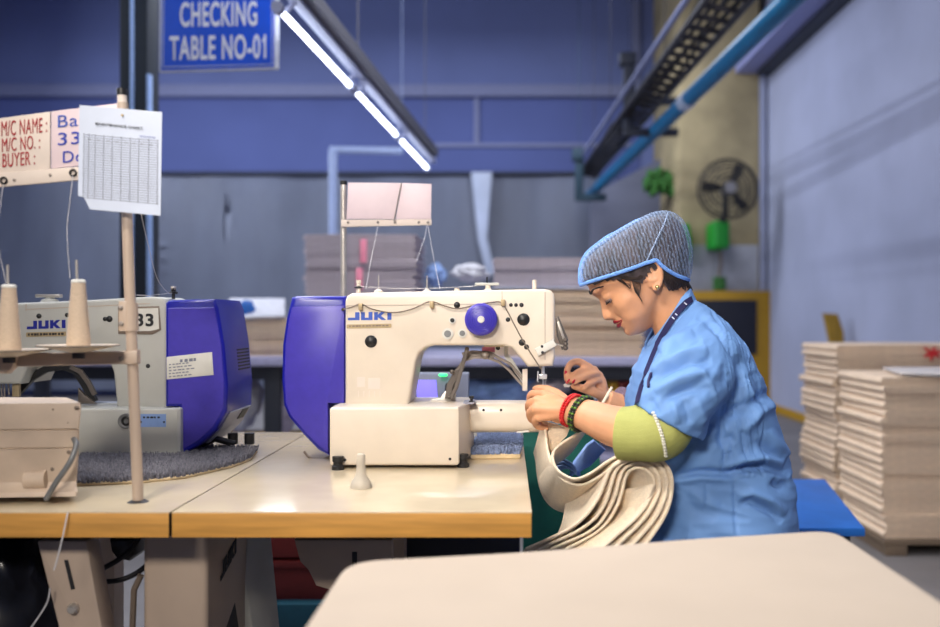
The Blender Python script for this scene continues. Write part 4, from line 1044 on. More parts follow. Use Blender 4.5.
# ================================================================== blue bench, foreground table, stool
bn = thing('bench', 'low blue topped bench on the floor right behind the seated woman', 'bench', (.9,3.1,0))
zb_ = .5; b = NB(); y0 = F*(H-zb_)/210; y1 = F*(H-zb_)/161
prism(b, [Vector((.45,y0,zb_)), Vector((XX(865,y0),y0,zb_)), Vector((XX(825,y1),y1,zb_)), Vector((.45,y1,zb_))], Vector((0,0,-.025)), .004); part('seat_board', b, 'bench_blue', bn)
for x in (.5, XX(865,y0)-.05):
    for y in (y0+.05, y1-.05):
        b = NB(); box(b, x-.02, x+.02, y-.02, y+.02, 0, zb_-.025, .003); part('leg', b, 'table_frame', bn)
FZ = .76
ft = thing('work_table', 'cream covered work table with rounded corners in the foreground', 'table', (.15,.9,0))
pl2 = [Vector((-.228,.25,FZ)), Vector((-.226,1.285,FZ)), Vector((.02,1.335,FZ)), Vector((.30,1.42,FZ)), Vector((.530,1.475,FZ)), Vector((.522,.25,FZ))]
b = NB(); prism(b, [Vector(p) for p in round_poly(pl2, .055, 6)], Vector((0,0,-.035)), .012, 4); part('cloth_cover', b, 'table_cloth', ft)
b = NB(); prism(b, [Vector((p.x*.985, p.y-.006 if p.y>1 else p.y+.006, FZ-.036)) for p in pl2], Vector((0,0,-.03)), .004); part('table_top', b, 'edge_dark', ft)
for x, y in ((-.17,.32),(.46,.32),(-.17,1.2),(.46,1.32)):
    b = NB(); box(b, x-.02, x+.02, y-.02, y+.02, 0, FZ-.066, .003); part('leg', b, 'table_frame', ft)
st = thing('stool', 'wooden stool carrying the seated woman', 'stool', (.60,2.0,0))
b = NB(); lathe(b, (.60,2.0,.41), [(0,0),(.15,0),(.16,.01),(.16,.03),(.15,.04),(0,.04)], 'z', 32); part('seat', b, 'stool_wood', st)
for k in range(4):
    a = PI/4+k*PI/2; b = NB(); tube(b, [(.60+.1*math.cos(a),2.0+.1*math.sin(a),.41), (.60+.16*math.cos(a),2.0+.16*math.sin(a),0)], .016, 8); part('leg', b, 'stool_wood', st)
# ================================================================== the seated woman
YH = 2.0; SX = F/YH
th = math.radians(38)
upx = (-math.sin(th), -math.cos(th)); fwx = (-math.cos(th), math.sin(th))
def hp(h, f, y=0.0):
    u = 640+h*upx[0]+f*fwx[0]; v = 290+h*upx[1]+f*fwx[1]
    p = P(u, v, YH); p.y += y/SX; return p
HU = (hp(1,0)-hp(0,0)).normalized(); HF = (hp(0,1)-hp(0,0)).normalized()
HROT = Matrix((HF, Vector((0,1,0)), HU)).transposed()   # local x = forward, y = side, z = up
def hell(b, h, f, y, rf, ry, rh, n=16, m=12): ell(b, hp(h, f, y), (rf/SX, ry/SX, rh/SX), n, m, HROT)
wm = thing('person', 'woman in blue uniform and hair net seated bent over the sewing machine, guiding a mat', 'person', (.60,2.0,0))
B = NB()
# head
rings = []
for h, f, bk, w in ((56,-8,-20,5),(53.5,8,-32,16),(49,22,-42,24),(43,32,-48,28.5),(37,38,-52,31.5),(30,40,-55,33),(25,40.5,-55,33.5),(18,37.5,-55,33),(10,37,-53,32.5),(2,37.5,-48,31.5),(-5,37.5,-38,30),(-11,37,-28,28.5),(-17,36.5,-16,26),(-22,36.5,-7,23),(-27,35.5,2,18.5),(-31,33,9,12.5),(-34,29,15,6)):
    c = (f+bk)/2; a = (f-bk)/2; ring = []
    for k in range(40):
        t = 2*PI*k/40; ct, s = math.cos(t), math.sin(t)
        ring.append(hp(h, c+a*(abs(ct)**.92)*(1 if ct > 0 else -1), w*(abs(s)**.88)*(1 if s > 0 else -1)))
    rings.append(ring)
loft(B, rings)
rings = []
for h, f, w in ((25,40.5,3.5),(21,37.6,3.4),(17,38.4,3.6),(12,40.6,4.2),(7,43.2,5.0),(3,45.3,5.8),(0,46.4,6.4),(-2.5,46.0,6.8),(-4.6,43.6,6.6),(-6.2,40.2,5.0)):
    c = (f+26)/2; a = (f-26)/2
    rings.append([hp(h, c+a*math.cos(2*PI*k/20), w*math.sin(2*PI*k/20)*(1.25 if math.cos(2*PI*k/20) < .6 else 1)) for k in range(20)])
loft(B, rings)
for s in (-1, 1):
    hell(B, -2.2, 39.6, s*6.6, 4.2, 3.4, 3.6)           # wings of the nose
    hell(B, 26.5, 34, s*12, 6.5, 12, 4.2)               # brow
    hell(B, 1, 17, s*14, 17, 16.5, 17)                  # cheek
    hell(B, 16.4, 29.8, s*15, 6.6, 8.2, 6.8)            # closed lid
    hell(B, -12, 20, s*12, 14, 15.5, 14)                   # jowl
hell(B, -9.3, 35.6, 0, 4.2, 11, 3.6); hell(B, -14.8, 35.2, 0, 4.2, 10, 3.8)
hell(B, -24.5, 31.5, 0, 7.3, 11, 7.2)
hell(B, -27, 18, 0, 16, 16, 9)
# ears
def epx(u, v, y): 
    p = P(u, v, YH); p.y += y/SX; return p
for s in (-1, 1):
    e = [(640.5,283),(638.2,275),(639,267.5),(643.5,263.2),(649.5,264),(654,270),(655.6,278),(653.8,286),(650.8,290.5),(647.5,289)]
    tube(B, smooth_path([epx(u, v, s*(33.5+2.2*min(1,max(0,(u-640)/8)))) for u, v in e], 4), 2.3/SX, 8)
    c = epx(646.5,277.5,s*32.5); ell(B, c, (7.2/SX, 2.4/SX, 12.5/SX), 14, 10, Matrix.Rotation(math.radians(-14), 3, 'Y'))
    ell(B, epx(651,287,s*34), (3.2/SX, 2.2/SX, 4.2/SX))
    tube(B, smooth_path([epx(u, v, s*35) for u, v in ((651,272),(651.5,278),(648.5,283),(645.5,281))], 4), 1.5/SX, 6)
# neck and torso inside the clothes
tube(B, [hp(4,-16), P(668,302,YH), P(676,318,YH), P(690,345,YH)], [.058,.056,.056,.070], 24, True)
def torso_ring(bx, fx, w, k=36, infl=0.0, sq=.82):
    a = P(bx[0], bx[1], YH); c = P(fx[0], fx[1], YH); m = (a+c)/2; ax = (c-a)/2; L = ax.length; ax = ax/L*(L+infl)
    out = []
    for i in range(k):
        t = 2*PI*i/k; ct, s = math.cos(t), math.sin(t)
        out.append(m + ax*((abs(ct)**.9)*(1 if ct > 0 else -1)) + Vector((0,(w+infl)*(abs(s)**sq)*(1 if s > 0 else -1),0)))
    return out
TOR = [((690,297),(655,336),.078),((704,306),(648,346),.125),((722,322),(641,358),.165),((740,343),(634,372),.185),((757,374),(627,396),.192),((771,412),(624,428),.188),((783,452),(628,462),.182),((790,490),(633,496),.188),((791,525),(640,530),.20),((786,558),(650,560),.205),((775,585),(665,588),.19)]
loft(B, [torso_ring(a, c, w, infl=-.034) for a, c, w in TOR])
# legs
for s in (-1, 1):
    capsule_chain(B, [P(738,556,YH+s*.09), P(650,578,YH+s*.10), P(560,600,YH+s*.105)], [.088,.078,.062], 16)
    kx = P(560,600,YH+s*.105)
    capsule_chain(B, [kx, Vector((kx.x+.01,kx.y,.30)), Vector((kx.x+.05,kx.y,.09))], [.060,.054,.038], 14)
    capsule_chain(B, [Vector((kx.x+.06,kx.y,.06)), Vector((kx.x-.03,kx.y,.045)), Vector((kx.x-.13,kx.y,.03))], [.038,.036,.026], 12)
# left arm (towards the camera)
sl = P(722,352,1.865)
capsule_chain(B, [P(700,356,1.93), P(684,394,1.80), P(664,427,1.775)], [.045,.044,.043], 16)
tube(B, smooth_path([P(668,429,1.772), P(655,433,1.776), P(637,431.5,1.788), P(612,425.5,1.82), P(592,417.5,1.855), P(578,412.5,1.882), P(568,410,1.895)], 3), [.046,.0465,.047,.0472,.047,.0465,.0455,.0445,.043,.041,.039,.0370,.035,.0335,.032,.031,.0305,.030,.030], 20)
# left hand
def hand(b, wr, meta, fingers, r0, palm):
    for kn, rk in meta: capsule_chain(b, [wr, Vector(wr).lerp(Vector(kn),.55), kn], [.0165, .0135, rk], 10)
    for pts, rad in fingers: capsule_chain(b, smooth_path(pts, 3), [rad[0]+(rad[1]-rad[0])*i/(3*(len(pts)-1)) for i in range(3*(len(pts)-1)+1)], 10)
    for c, r, rot in palm: ell(b, c, r, 16, 12, rot)
wl = P(571,410.5,1.892)
kn = [P(545,394.5,1.935), P(537.5,400.5,1.915), P(535.5,409,1.903), P(538.5,417.5,1.905)]
hand(B, wl, [(kn[0],.0118),(kn[1],.0118),(kn[2],.0112),(kn[3],.0102)], [
    ([kn[0], P(532.5,394,1.962), P(530.5,401,1.985), P(537,407,1.992)], (.0103,.0078)),
    ([kn[1], P(529.5,403.5,1.945), P(529.5,411,1.968), P(537,416.5,1.975)], (.0103,.0080)),
    ([kn[2], P(530,412.5,1.930), P(531.5,419.5,1.95), P(540,423,1.958)], (.0098,.0076)),
    ([kn[3], P(535,421.5,1.925), P(538,426.5,1.94), P(546,427.5,1.944)], (.0088,.0070)),
    ([P(566,403,1.925), P(556,394,1.95), P(545,389.5,1.972), P(536,389,1.988)], (.0145,.0088))],
    0, [(P(554,406,1.912), (.034,.014,.026), Matrix.Rotation(math.radians(12),3,'Y')), (P(560,415,1.912), (.026,.015,.018), None)])
# right arm and hand (behind)
capsule_chain(B, [P(704,356,2.09), P(684,390,2.20), P(658,420,2.237)], [.045,.044,.042], 16)
tube(B, [P(664,424,2.24), P(646,418,2.235), P(628,411,2.22), P(612,404,2.20), P(604,399,2.19)], [.045,.043,.037,.030,.028], 18)
wr_ = P(605,400,2.19)
kr = [P(589,367.5,2.165), P(594,370,2.178), P(599,375,2.185), P(602,382,2.188)]
hand(B, wr_, [(kr[0],.0112),(kr[1],.0112),(kr[2],.0108),(kr[3],.0098)], [
    ([kr[0], P(579.5,361.8,2.148), P(571,363.5,2.138), P(566.6,372,2.132), P(567.2,380.3,2.128)], (.0100,.0072)),
    ([kr[1], P(586,369.5,2.15), P(576.5,373,2.128), P(568.5,381.5,2.12)], (.0100,.0072)),
    ([kr[2], P(592,374.5,2.15), P(582,378,2.122), P(574,382,2.112)], (.0098,.0070)),
    ([kr[3], P(597,381,2.16), P(589,384,2.135), P(584,388,2.125)], (.0088,.0068)),
    ([P(603,396,2.17), P(594,392,2.15), P(583,388.5,2.138), P(574,386,2.13)], (.0140,.0085))],
    0, [(P(598,384,2.182), (.022,.013,.036), Matrix.Rotation(math.radians(-18),3,'Y'))])
B = remeshed(B, .0031, 4, .5)
O_ = hp(0,0)
sel = []
for v in B.verts:
    d = v.co-O_; hh = d.dot(HU)*SX; ff = d.dot(HF)*SX; yy = abs(d.y)*SX
    if -34 < hh < 24 and -2 < ff < 44 and yy > 6.5 and not (hh > 5 and yy < 24 and ff > 30) and v.co.z > ZZ(345,2): sel.append(v)
for _ in range(26): bmesh.ops.smooth_vert(B, verts=sel, factor=.5, use_axis_x=True, use_axis_y=True, use_axis_z=True)
# sculpt: eye sockets, temples, nasolabial crease, mouth corners
def push(bm, c, dirv, amt, sig):
    c = Vector(c); s2 = 2*sig*sig
    for v in bm.verts:
        d2 = (v.co-c).length_squared
        if d2 < 9*sig*sig: v.co += dirv*(amt*math.exp(-d2/s2))
for s in (-1, 1):
    push(B, hp(20.5, 36, s*10), -HF, .0035, .006)
    push(B, hp(21.5, 32, s*20), -HF-Vector((0,s*.6,0)), .0022, .007)
    push(B, hp(11, 33, s*14), -HF, .0028, .006)
    push(B, hp(-5, 36, s*11), -HF, .0022, .004)
    push(B, hp(-9, 33.5, s*13), -HF-Vector((0,s*.5,0)), .0022, .004)
    push(B, hp(-12, 34.5, s*12.5), -HF, .0022, .0035)
    push(B, hp(12,-2,s*33), Vector((0,-s,0)), .003, .010)
push(B, hp(-19.3, 37, 0), -HF, .0026, .006)
push(B, hp(-4.3, 44, -4.2), HU*.6+HF*-.2, .0022, .0018); push(B, hp(-4.3, 44, 4.2), HU*.6+HF*-.2, .0022, .0018)
body = part('body', B, 'skin', wm, ang=180, recalc=False)
# eyes, lashes, brows, lips
for s in (-1, 1):
    b = NB(); hell(b, 12.6, 31.0, s*15.2, 4.6, 6.2, 4.0); ey = part('eye', b, 'eye_white', body)
    b = NB(); hell(b, 11.8, 33.4, s*14.8, 2.7, 3.2, 2.6); part('iris', b, 'eye_dark', body)
    b = NB(); pts = []
    for k in range(9):
        t = -1.25+2.5*k/8; pts.append(hp(12.2-2.0*math.cos(t), 30.2+6.6*math.cos(t), s*(15+8.6*math.sin(t))))
    tube(b, pts, [.0005]+[.0013]*7+[.0005], 6); part('eyelashes', b, 'eye_dark', body)
    b = NB(); pts = [hp(27,40.6,s*5), hp(28.3,40.2,s*9), hp(29.2,38.4,s*15), hp(28.6,34.6,s*21), hp(26.4,29.4,s*26)]
    tube(b, smooth_path(pts,4), [.0014+.0014*math.sin(PI*min(1,(k+3)/19)) for k in range(17)], 8); part('eyebrow', b, 'hair', body)
b = NB()
tube(b, smooth_path([hp(-11.8,33.0,-12.2), hp(-10.6,37.0,-7.5), hp(-9.6,39.1,-3), hp(-10.0,39.4,0), hp(-9.6,39.1,3), hp(-10.6,37.0,7.5), hp(-11.8,33.0,12.2)],4), [.0010+.0033*math.sin(PI*k/24)**.8 for k in range(25)], 10)
part('upper_lip', b, 'lip_red', body)
b = NB()
tube(b, smooth_path([hp(-12.2,33.0,-12), hp(-13.8,36.6,-7), hp(-14.8,38.4,-3), hp(-15,38.7,0), hp(-14.8,38.4,3), hp(-13.8,36.6,7), hp(-12.2,33.0,12)],4), [.0010+.0040*math.sin(PI*k/24)**.8 for k in range(25)], 10)
part('lower_lip', b, 'lip_red', body)
for (u, v, Y, ax) in ((567.0,381.3,2.122,(0,0,1)),(568.2,381.2,2.1115,(.6,0,.8)),(573.6,381.6,2.104,(.6,0,.8)),(566.2,373,2.1265,(0,0,1))):
    b = NB(); ell(b, P(u, v, Y), (.0042,.0024,.0062), 12, 8, Vector(ax).to_track_quat('Z','Y').to_matrix()); part('fingernail', b, 'nail_red', body)
b = NB(); ell(b, epx(651.3,288.6,-36.6), (.0052,.004,.0052)); part('earring', b, 'gold', body)

# hair below and inside the net
def outline_shell(outl, c, W, keep, nr=14, nt=72, pw=.5):
    """inflate a star shaped outline about c to a closed rounded shell of half width W, keep faces whose centre passes keep"""
    c = Vector(c); b = NB(); pts = [Vector(p) for p in outl]
    dens = []
    L = [(pts[i]-pts[i-1]).length for i in range(len(pts))]
    sm = []
    n = len(pts)
    for i in range(n):
        p0, p1, p2, p3 = pts[i-1], pts[i], pts[(i+1)%n], pts[(i+2)%n]
        for q in range(6):
            t = q/6; sm.append(.5*((2*p1)+(p2-p0)*t+(2*p0-5*p1+4*p2-p3)*t*t+(3*p1-p0-3*p2+p3)*t**3))
    N = len(sm); grid = {}
    for s in (-1, 1):
        for j in range(nr+1):
            a = (PI/2)*j/nr; r = math.sin(a); y = s*W*math.cos(a)**pw if j < nr else 0
            for i in range(N):
                q = c+(sm[i]-c)*r; w = P(q.x, q.y, YH); w.y += y/SX; grid[(s,j,i)] = (w, q)
    vt = {}
    def vv(key):
        k = (0,key[1],key[2]) if key[1] == nr else ((key[0],0,0) if key[1] == 0 else key)
        if k not in vt: vt[k] = b.verts.new(grid[key][0])
        return vt[k]
    for s in (-1, 1):
        for j in range(nr):
            for i in range(N):
                k = (i+1) % N
                cc = (grid[(s,j,i)][1]+grid[(s,j+1,i)][1]+grid[(s,j,k)][1]+grid[(s,j+1,k)][1])/4
                if not keep(cc): continue
                q = [vv((s,j,i)), vv((s,j+1,i)), vv((s,j+1,k)), vv((s,j,k))]
                u = []
                for x in q:
                    if x not in u: u.append(x)
                if len(u) >= 3:
                    try: b.faces.new(u)
                    except ValueError: pass
    return b
def poly_y(line):
    def fy(x):
        for (x0,y0),(x1,y1) in zip(line, line[1:]):
            if x0 <= x <= x1: return y0+(y1-y0)*(x-x0)/(x1-x0)
        return line[0][1] if x < line[0][0] else line[-1][1]
    return fy
BAND = poly_y([(576,287),(584,284),(612,275.5),(630,269.5),(640,265.5),(650,263),(656,269),(664,274),(676,279.5),(692,281)])
HAIRL = poly_y([(576,285),(588,286),(600,283),(612,281),(622,281),(632,283),(638,284),(645,270),(654,272),(658,284),(664,290),(676,292),(686,290),(692,288)])
capo = [(580.5,283),(580,270),(585.5,255),(600,242),(620,229),(640,218),(657,212),(672,214),(683,224.5),(689.3,244),(690.3,262),(687,280),(672,296),(650,306),(620,305),(596,296)]
hairo = [(584,282),(583.5,271),(588.5,257.5),(602,245.5),(621,232.5),(641,221.5),(657,216),(670,217.5),(680,227),(685.5,245),(686.5,262),(684,281),(672,296),(650,304),(622,300),(600,292)]
b = outline_shell(hairo, (640,262), 37.0, lambda q: q.y < HAIRL(q.x), nr=16)
for v in b.verts:
    v.co += Vector((0,1,0))*0 
hair = part('hair', b, 'hair_net_under', wm, ang=180)
# darker loose strands at temple and nape
b = NB()
def strand(pts, y, r=.0011):
    tube(b, smooth_path([epx(u, v, -yy) for (u, v), yy in zip(pts, y)], 4), r, 5)
for k in range(11):
    o = k*.9
    strand([(611+o*1.3,276.5-o*.35),(622+o,281-o*.15),(633+o*.4,279+o*.1),(640,270+o*.3)], [32+.3*k%2,34.6,35.2,34.8], .0013)
for k in range(7):
    strand([(627+k*1.6,276),(628+k*1.2,284+k*.8),(630.5+k*.6,293+k*.6),(634+k*.5,296+k)], [34.2,35,35,34.6], .0008)
for k in range(5):
    strand([(610+k,278),(616+k*1.5,283+k*.5),(621+k,285+k*1.2),(626,284+k)], [31,33,34,34.8], .0007)
part('temple_hair', b, 'hair', hair)
b = NB()
for k in range(26):
    strand([(657+k*1.12,271+k*.3),(658+k*1.10,278+k*.3),(661+k*.98+random.uniform(-1,1),284+random.uniform(-1,2)),(663+k*.90+random.uniform(-1.5,1.5),287+random.uniform(-2,5)-k*.05)], [35.0-.030*k*k,34.6-.030*k*k,32.5-.028*k*k,30.5-.026*k*k], .0014)
for k in range(8):
    strand([(680+k,278),(684+k*.6,283),(686+k*.7,287),(684+k*1.2,291+random.uniform(-2,2))], [18-k*2,18-k*2,16-k*2,15-k*2], .0008)
part('nape_hair', b, 'hair', hair)
b = outline_shell(capo, (640,262), 39.5, lambda q: q.y < BAND(q.x), nr=22)
for v in b.verts:
    u = U0+v.co.x*F/YH; w = V0+(H-v.co.z)*F/YH
    t = (u*.94+w*.32)
    cre = math.exp(-((u-(662-(w-213)*.43))/3.2)**2)
    amp = .0013*math.sin(t*.95+2*noise.noise(v.co*30))+.0008*math.sin(t*.37+1.3)+.0016*cre
    sidew = min(1, abs(v.co.y-YH)/.03)
    v.co.y += (-1 if v.co.y < YH else 1)*amp*sidew
net = part('hair_net', b, 'hair_net', wm, ang=180)
def band_pts(s, uv=None):
    out = []
    for u, v in (uv or [(u, BAND(u)-.2) for u in (581.5,586,594,604,614,624,632,639,645,650,654,658,664,672,680,687)]):
        # width of shell at this place
        best = 0
        c = Vector((640,262)); q = Vector((u, v))
        d = q-c; 
        # approximate ratio r against the outline
        rr = 1.0
        mx = None
        for i in range(len(capo)):
            a = Vector(capo[i-1]); e = Vector(capo[i])
            den = d.x*(e.y-a.y)-d.y*(e.x-a.x)
            if abs(den) < 1e-6: continue
            t = ((a.x-c.x)*(e.y-a.y)-(a.y-c.y)*(e.x-a.x))/den
            w = ((a.x-c.x)*d.y-(a.y-c.y)*d.x)/den
            if t > 0 and -.01 <= w <= 1.01: mx = t if mx is None else min(mx, t)
        r = min(.999, 1/mx) if mx else .9
        y = 39.5*math.cos(math.asin(r))**.5
        out.append(epx(u, v, s*(y+.3)))
    return out
b = NB(); L = band_pts(-1); R_ = band_pts(1)
loop = L+R_[::-1]
tube(b, smooth_path(loop+[loop[0]], 3), 1.9/SX, 8); part('elastic_band', b, 'net_band', net)
for s in (-1, 1):
    b = NB(); sp = band_pts(s, [(664,215),(660,224),(655,234),(649.5,245),(644,256),(640.5,264)]); tube(b, smooth_path(sp,3), [.3/SX]+[.75/SX]*14+[.3/SX], 8); part("gathered_seam", b, "hair_net_seam", net)
b = NB(); tube(b, smooth_path([epx(581.5,284,0), epx(580.8,270,0), epx(586.3,255.5,0), epx(600.5,242.8,0), epx(620.5,229.8,0), epx(640.5,218.8,0)],4), [3.0/SX,3.2/SX,3/SX]+[2.6/SX]*12+[1.8/SX]*5+[1.0/SX], 8); part('front_hem', b, 'net_band', net)

# ------------------------------------------------------------------ uniform
U = NB()
loft(U, [torso_ring(a, c, w, 44) for a, c, w in TOR])
tube(U, smooth_path([P(704,350,1.95), P(701,364,1.875), P(684,392,1.790), P(667,422,1.782)],4), [.070,.074,.077,.079,.081,.082,.082,.0820,.081,.080,.0795,.079,.0785], 28)
tube(U, smooth_path([P(712,352,2.08), P(698,370,2.15), P(676,392,2.205), P(652,408,2.235)],4), [.078,.081,.083,.083,.083,.082,.080,.077,.075,.073,.071,.068,.066], 24)
for s in (-1, 1):
    capsule_chain(U, [P(738,556,YH+s*.09), P(650,578,YH+s*.10), P(585,594,YH+s*.105)], [.104,.094,.080], 20)
box(U, XX(600,2), XX(740,2), 1.93, 2.07, ZZ(590,2), ZZ(552,2), .01)
U = remeshed(U, .0040, 7, .5)
U.normal_update()
def sgn_fold(bm, segs):
    """segs: (pixel polyline, amplitude in m, sigma in px): cloth ridges (+) and creases (-) on the near side"""
    for v in bm.verts:
        if v.normal.y > .35: continue
        Y = v.co.y; u = U0+v.co.x*F/Y; w = V0+(H-v.co.z)*F/Y
        tot = 0
        for pl, amp, sg in segs:
            best = 1e9; tb = 0
            n = len(pl)-1
            for i in range(n):
                ax, ay = pl[i]; bx, by = pl[i+1]; dx, dy = bx-ax, by-ay; l2 = dx*dx+dy*dy
                t = max(0, min(1, ((u-ax)*dx+(w-ay)*dy)/l2)); d = math.hypot(u-ax-t*dx, w-ay-t*dy)
                if d < best: best = d; tb = (i+t)/n
            if best < 4*sg:
                fall = math.sin(PI*min(1, max(0, tb)))**.5 if 0 < tb < 1 else 0
                tot += 1.75*amp*math.exp(-best*best/(2*sg*sg))*fall
        if tot: v.co += v.normal*tot
folds = [
 ([(697,316),(712,326),(726,342),(737,360),(742,380),(738,402)], -.0065, 2.2),
 ([(702,316),(718,327),(732,344),(742,362)], .004, 3),
 ([(652,372),(668,360),(690,352),(708,350)], .007, 3.5), ([(650,380),(668,369),(690,361),(712,360)], -.007, 3),
 ([(655,392),(676,380),(700,374),(722,374)], .006, 4), ([(660,400),(684,390),(712,388)], -.005, 3.2),
 ([(660,352),(676,340),(694,334)], .006, 3), ([(664,360),(682,347),(702,341)], -.005, 2.6),
 ([(702,372),(712,388),(718,402)], .003, 1.6), ([(672,398),(676,412),(678,424)], .0045, 2.4), ([(682,396),(688,412),(690,424)], -.004, 2.4),
 ([(696,398),(704,420),(702,432)], .004, 3), ([(650,398),(655,408),(660,416)], -.0035, 2),
 ([(735,438),(724,440),(722,428),(730,416),(752,402),(772,392)], -.010, 3.4), ([(742,432),(756,414),(776,402)], .008, 4),
 ([(746,380),(752,398),(748,412)], .006, 4), ([(752,372),(762,392),(770,408)], -.006, 3.4),
 ([(690,440),(712,424),(736,404),(746,380)], -.006, 5),
 ([(728,470),(742,460),(762,458),(786,464)], .009, 4), ([(722,476),(742,468),(764,466),(790,474)], -.011, 3.0),
 ([(672,478),(700,472),(720,473),(734,475)], -.006, 2.2), ([(672,483),(700,478),(732,480)], .004, 2.4),
 ([(716,432),(722,446),(727,466)], -.004, 1.6),
 ([(738,498),(752,494),(770,502),(786,514)], .007, 3.5), ([(738,505),(752,501),(770,511),(782,522)], -.007, 3),
 ([(772,480),(780,486),(790,482)], -.006, 3), ([(768,430),(778,446),(788,456)], .006, 4), ([(756,440),(770,452),(784,458)], -.005, 3),
 ([(690,490),(704,500),(720,506)], .003, 3), ([(684,492),(694,510),(716,520)], -.003, 3),
 ([(735,480),(736,506),(737,545)], -.0028, 1.2), ([(706,480),(707,500),(705,512)], -.002, 1.2)]
sgn_fold(U, folds)
for v in U.verts:
    q = v.co
    if q.z > ZZ(470, 1.9) and q.y < 2.0:
        s_ = max(0, min(1, (q.x-XX(700,2))/.10)); a_ = math.radians(35)*(1-s_)+math.radians(-38)*s_
    else: a_ = math.radians(-12)
    al = q.x*math.cos(a_)+q.z*math.sin(a_); cr_ = -q.x*math.sin(a_)+q.z*math.cos(a_)
    n1 = 1-2*abs(noise.noise(Vector((al*7, cr_*24+3, q.y*8))))
    n2 = 1-2*abs(noise.noise(Vector((al*13+5, cr_*46, q.y*14))))
    v.co += v.normal*(.003*noise.noise(q*9)+.0046*n1+.0022*n2-.0045)
uni = part('uniform', U, 'uniform', wm, ang=180, recalc=False)
# stand and fall of the collar
def cring(bk, fr, w, n=40, dy=0):
    a = P(bk[0], bk[1], YH); c = P(fr[0], fr[1], YH); m = (a+c)/2; ax = (c-a)/2; out = []
    for i in range(n+1):
        t = .30+(2*PI-.60)*i/n     # open at the front (t = 0)
        out.append(m+ax*math.cos(t)+Vector((0, w*math.sin(t), 0)))
    return out
b = NB(); rs = [cring((685,286),(645,345),.064), cring((690,288),(645,352),.078), cring((696,301),(647,358),.090), cring((697,307),(648,361),.094)]
vs = [[b.verts.new(p) for p in r] for r in rs]
for A_, B_ in zip(vs, vs[1:]):
    for k in range(len(A_)-1): b.faces.new((A_[k], A_[k+1], B_[k+1], B_[k]))
bmesh.ops.recalc_face_normals(b, faces=b.faces)
bmesh.ops.solidify(b, geom=b.faces[:], thickness=.004)
collar = part('collar', b, 'uniform', uni)
# inner sleeves
b = NB()
tube(b, smooth_path([P(672,412,1.785), P(667,422,1.775), P(660,429.5,1.769), P(649,433.5,1.771), P(636,434,1.780), P(622,433,1.792)],4), [.046,.049,.052,.055,.057,.0585,.0595,.060,.060,.0595,.059,.0585,.058,.057,.0565,.0555,.055,.0545,.0535,.053,.0525], 32)
bmesh.ops.subdivide_edges(b, edges=b.edges[:], cuts=2, use_grid_fill=True); b.normal_update()
for v in b.verts:
    q = v.co; a_ = math.radians(-70); al = q.x*math.cos(a_)+q.z*math.sin(a_); cr_ = -q.x*math.sin(a_)+q.z*math.cos(a_)
    v.co += v.normal*(.003*noise.noise(q*14)+.0030*(1-2*abs(noise.noise(Vector((al*8,cr_*22,q.y*9))))) - .002)
cf = part('left_sleeve', b, 'olive', wm, 'olive green inner sleeve at the elbow', ang=60)
b = NB()
for k in range(17):
    t = k/16; u = 652+14*t+2.2*math.sin(PI*t); v = 410+46*t
    yy = 1.766-.0625*math.sqrt(max(0.02, 1-((v-434)/31)**2))*1.0
    ell(b, P(u, v, yy-.0015), (.0038,.0022,.0030), 8, 6)
part('lace_trim', b, 'lace', cf)
b = NB(); tube(b, [P(645,411,2.232), P(630,407,2.222), P(618,403.5,2.208)], [.049,.045,.042], 20); part('right_sleeve', b, 'bead_pattern', wm, 'dark patterned cuff of the right sleeve')
# bracelets on the left wrist
def bracelet(u, v, Y, R, m1, m2, name, lab, nb, rb, tilt):
    c = P(u, v, Y); ax = (P(568,410,1.895)-P(592,417.5,1.855)).normalized()
    a = (Vector((0,0,1))-ax*ax.z+Vector((tilt,0,0))).normalized(); d = ax.cross(a).normalized()
    b = NB()
    for k in range(nb):
        t = 2*PI*k/nb; p = c+a*(R*math.cos(t))+d*(R*math.sin(t)*.95)
        ell(b, p, (rb*1.15,rb*1.15,rb), 8, 6)
    o = part(name, b, m1, wm, lab)
    if m2:
        b = NB()
        for k in range(0, nb, 2):
            t = 2*PI*(k+.5)/nb; p = c+a*((R+.0016)*math.cos(t))+d*((R+.0016)*math.sin(t)*.95)
            ell(b, p, (rb*.9,rb*.9,rb*.8), 8, 6)
        part('bead', b, m2, o)
bracelet(570.5,410,1.8925,.0335,'bead_red',None,'bracelet','red beaded bracelet',40,.0030,.10)
bracelet(573.0,410.8,1.889,.0340,'bead_red',None,'bracelet','red beaded bracelet',40,.0030,.16)
bracelet(580.0,413.2,1.878,.0355,'bead_black','bead_green','bracelet','black and green beaded bracelet',38,.0036,.16)
bracelet(583.0,414.4,1.873,.0365,'bead_black','bead_green','bracelet','black and green beaded bracelet',38,.0036,.18)
# lanyard
b = NB()
lp = [(692,299,.030),(687,302,.055),(679,310,.078),(671,321,.094),(663,334,.108),(656,347,.125),(650,361,.140),(644,377,.150),(639,394,.158),(635,408,.160)]
A_ = []; B_ = []
C_ = [P(u, v, YH-w-.004) for u, v, w in lp]
C_ = smooth_path(C_, 4)
from mathutils.bvhtree import BVHTree
def nearest_out(tree_obj, pts, off):
    org = ROOT[tree_obj.name]
    bmx = bmesh.new(); bmx.from_mesh(tree_obj.data); bmx.from_mesh(collar.data); tr = BVHTree.FromBMesh(bmx)
    out = []; cam = Vector((0,0,H))
    for p in pts:
        d = (p-cam).normalized(); hit = tr.ray_cast(cam-org, d)
        q = (hit[0]+org-d*off) if hit[0] is not None and (hit[0]+org-p).length < .16 else p
        out.append((q, hit[1] if hit[0] is not None else -d))
    bmx.free(); return out
hits = nearest_out(uni, C_, .009)
rows = []
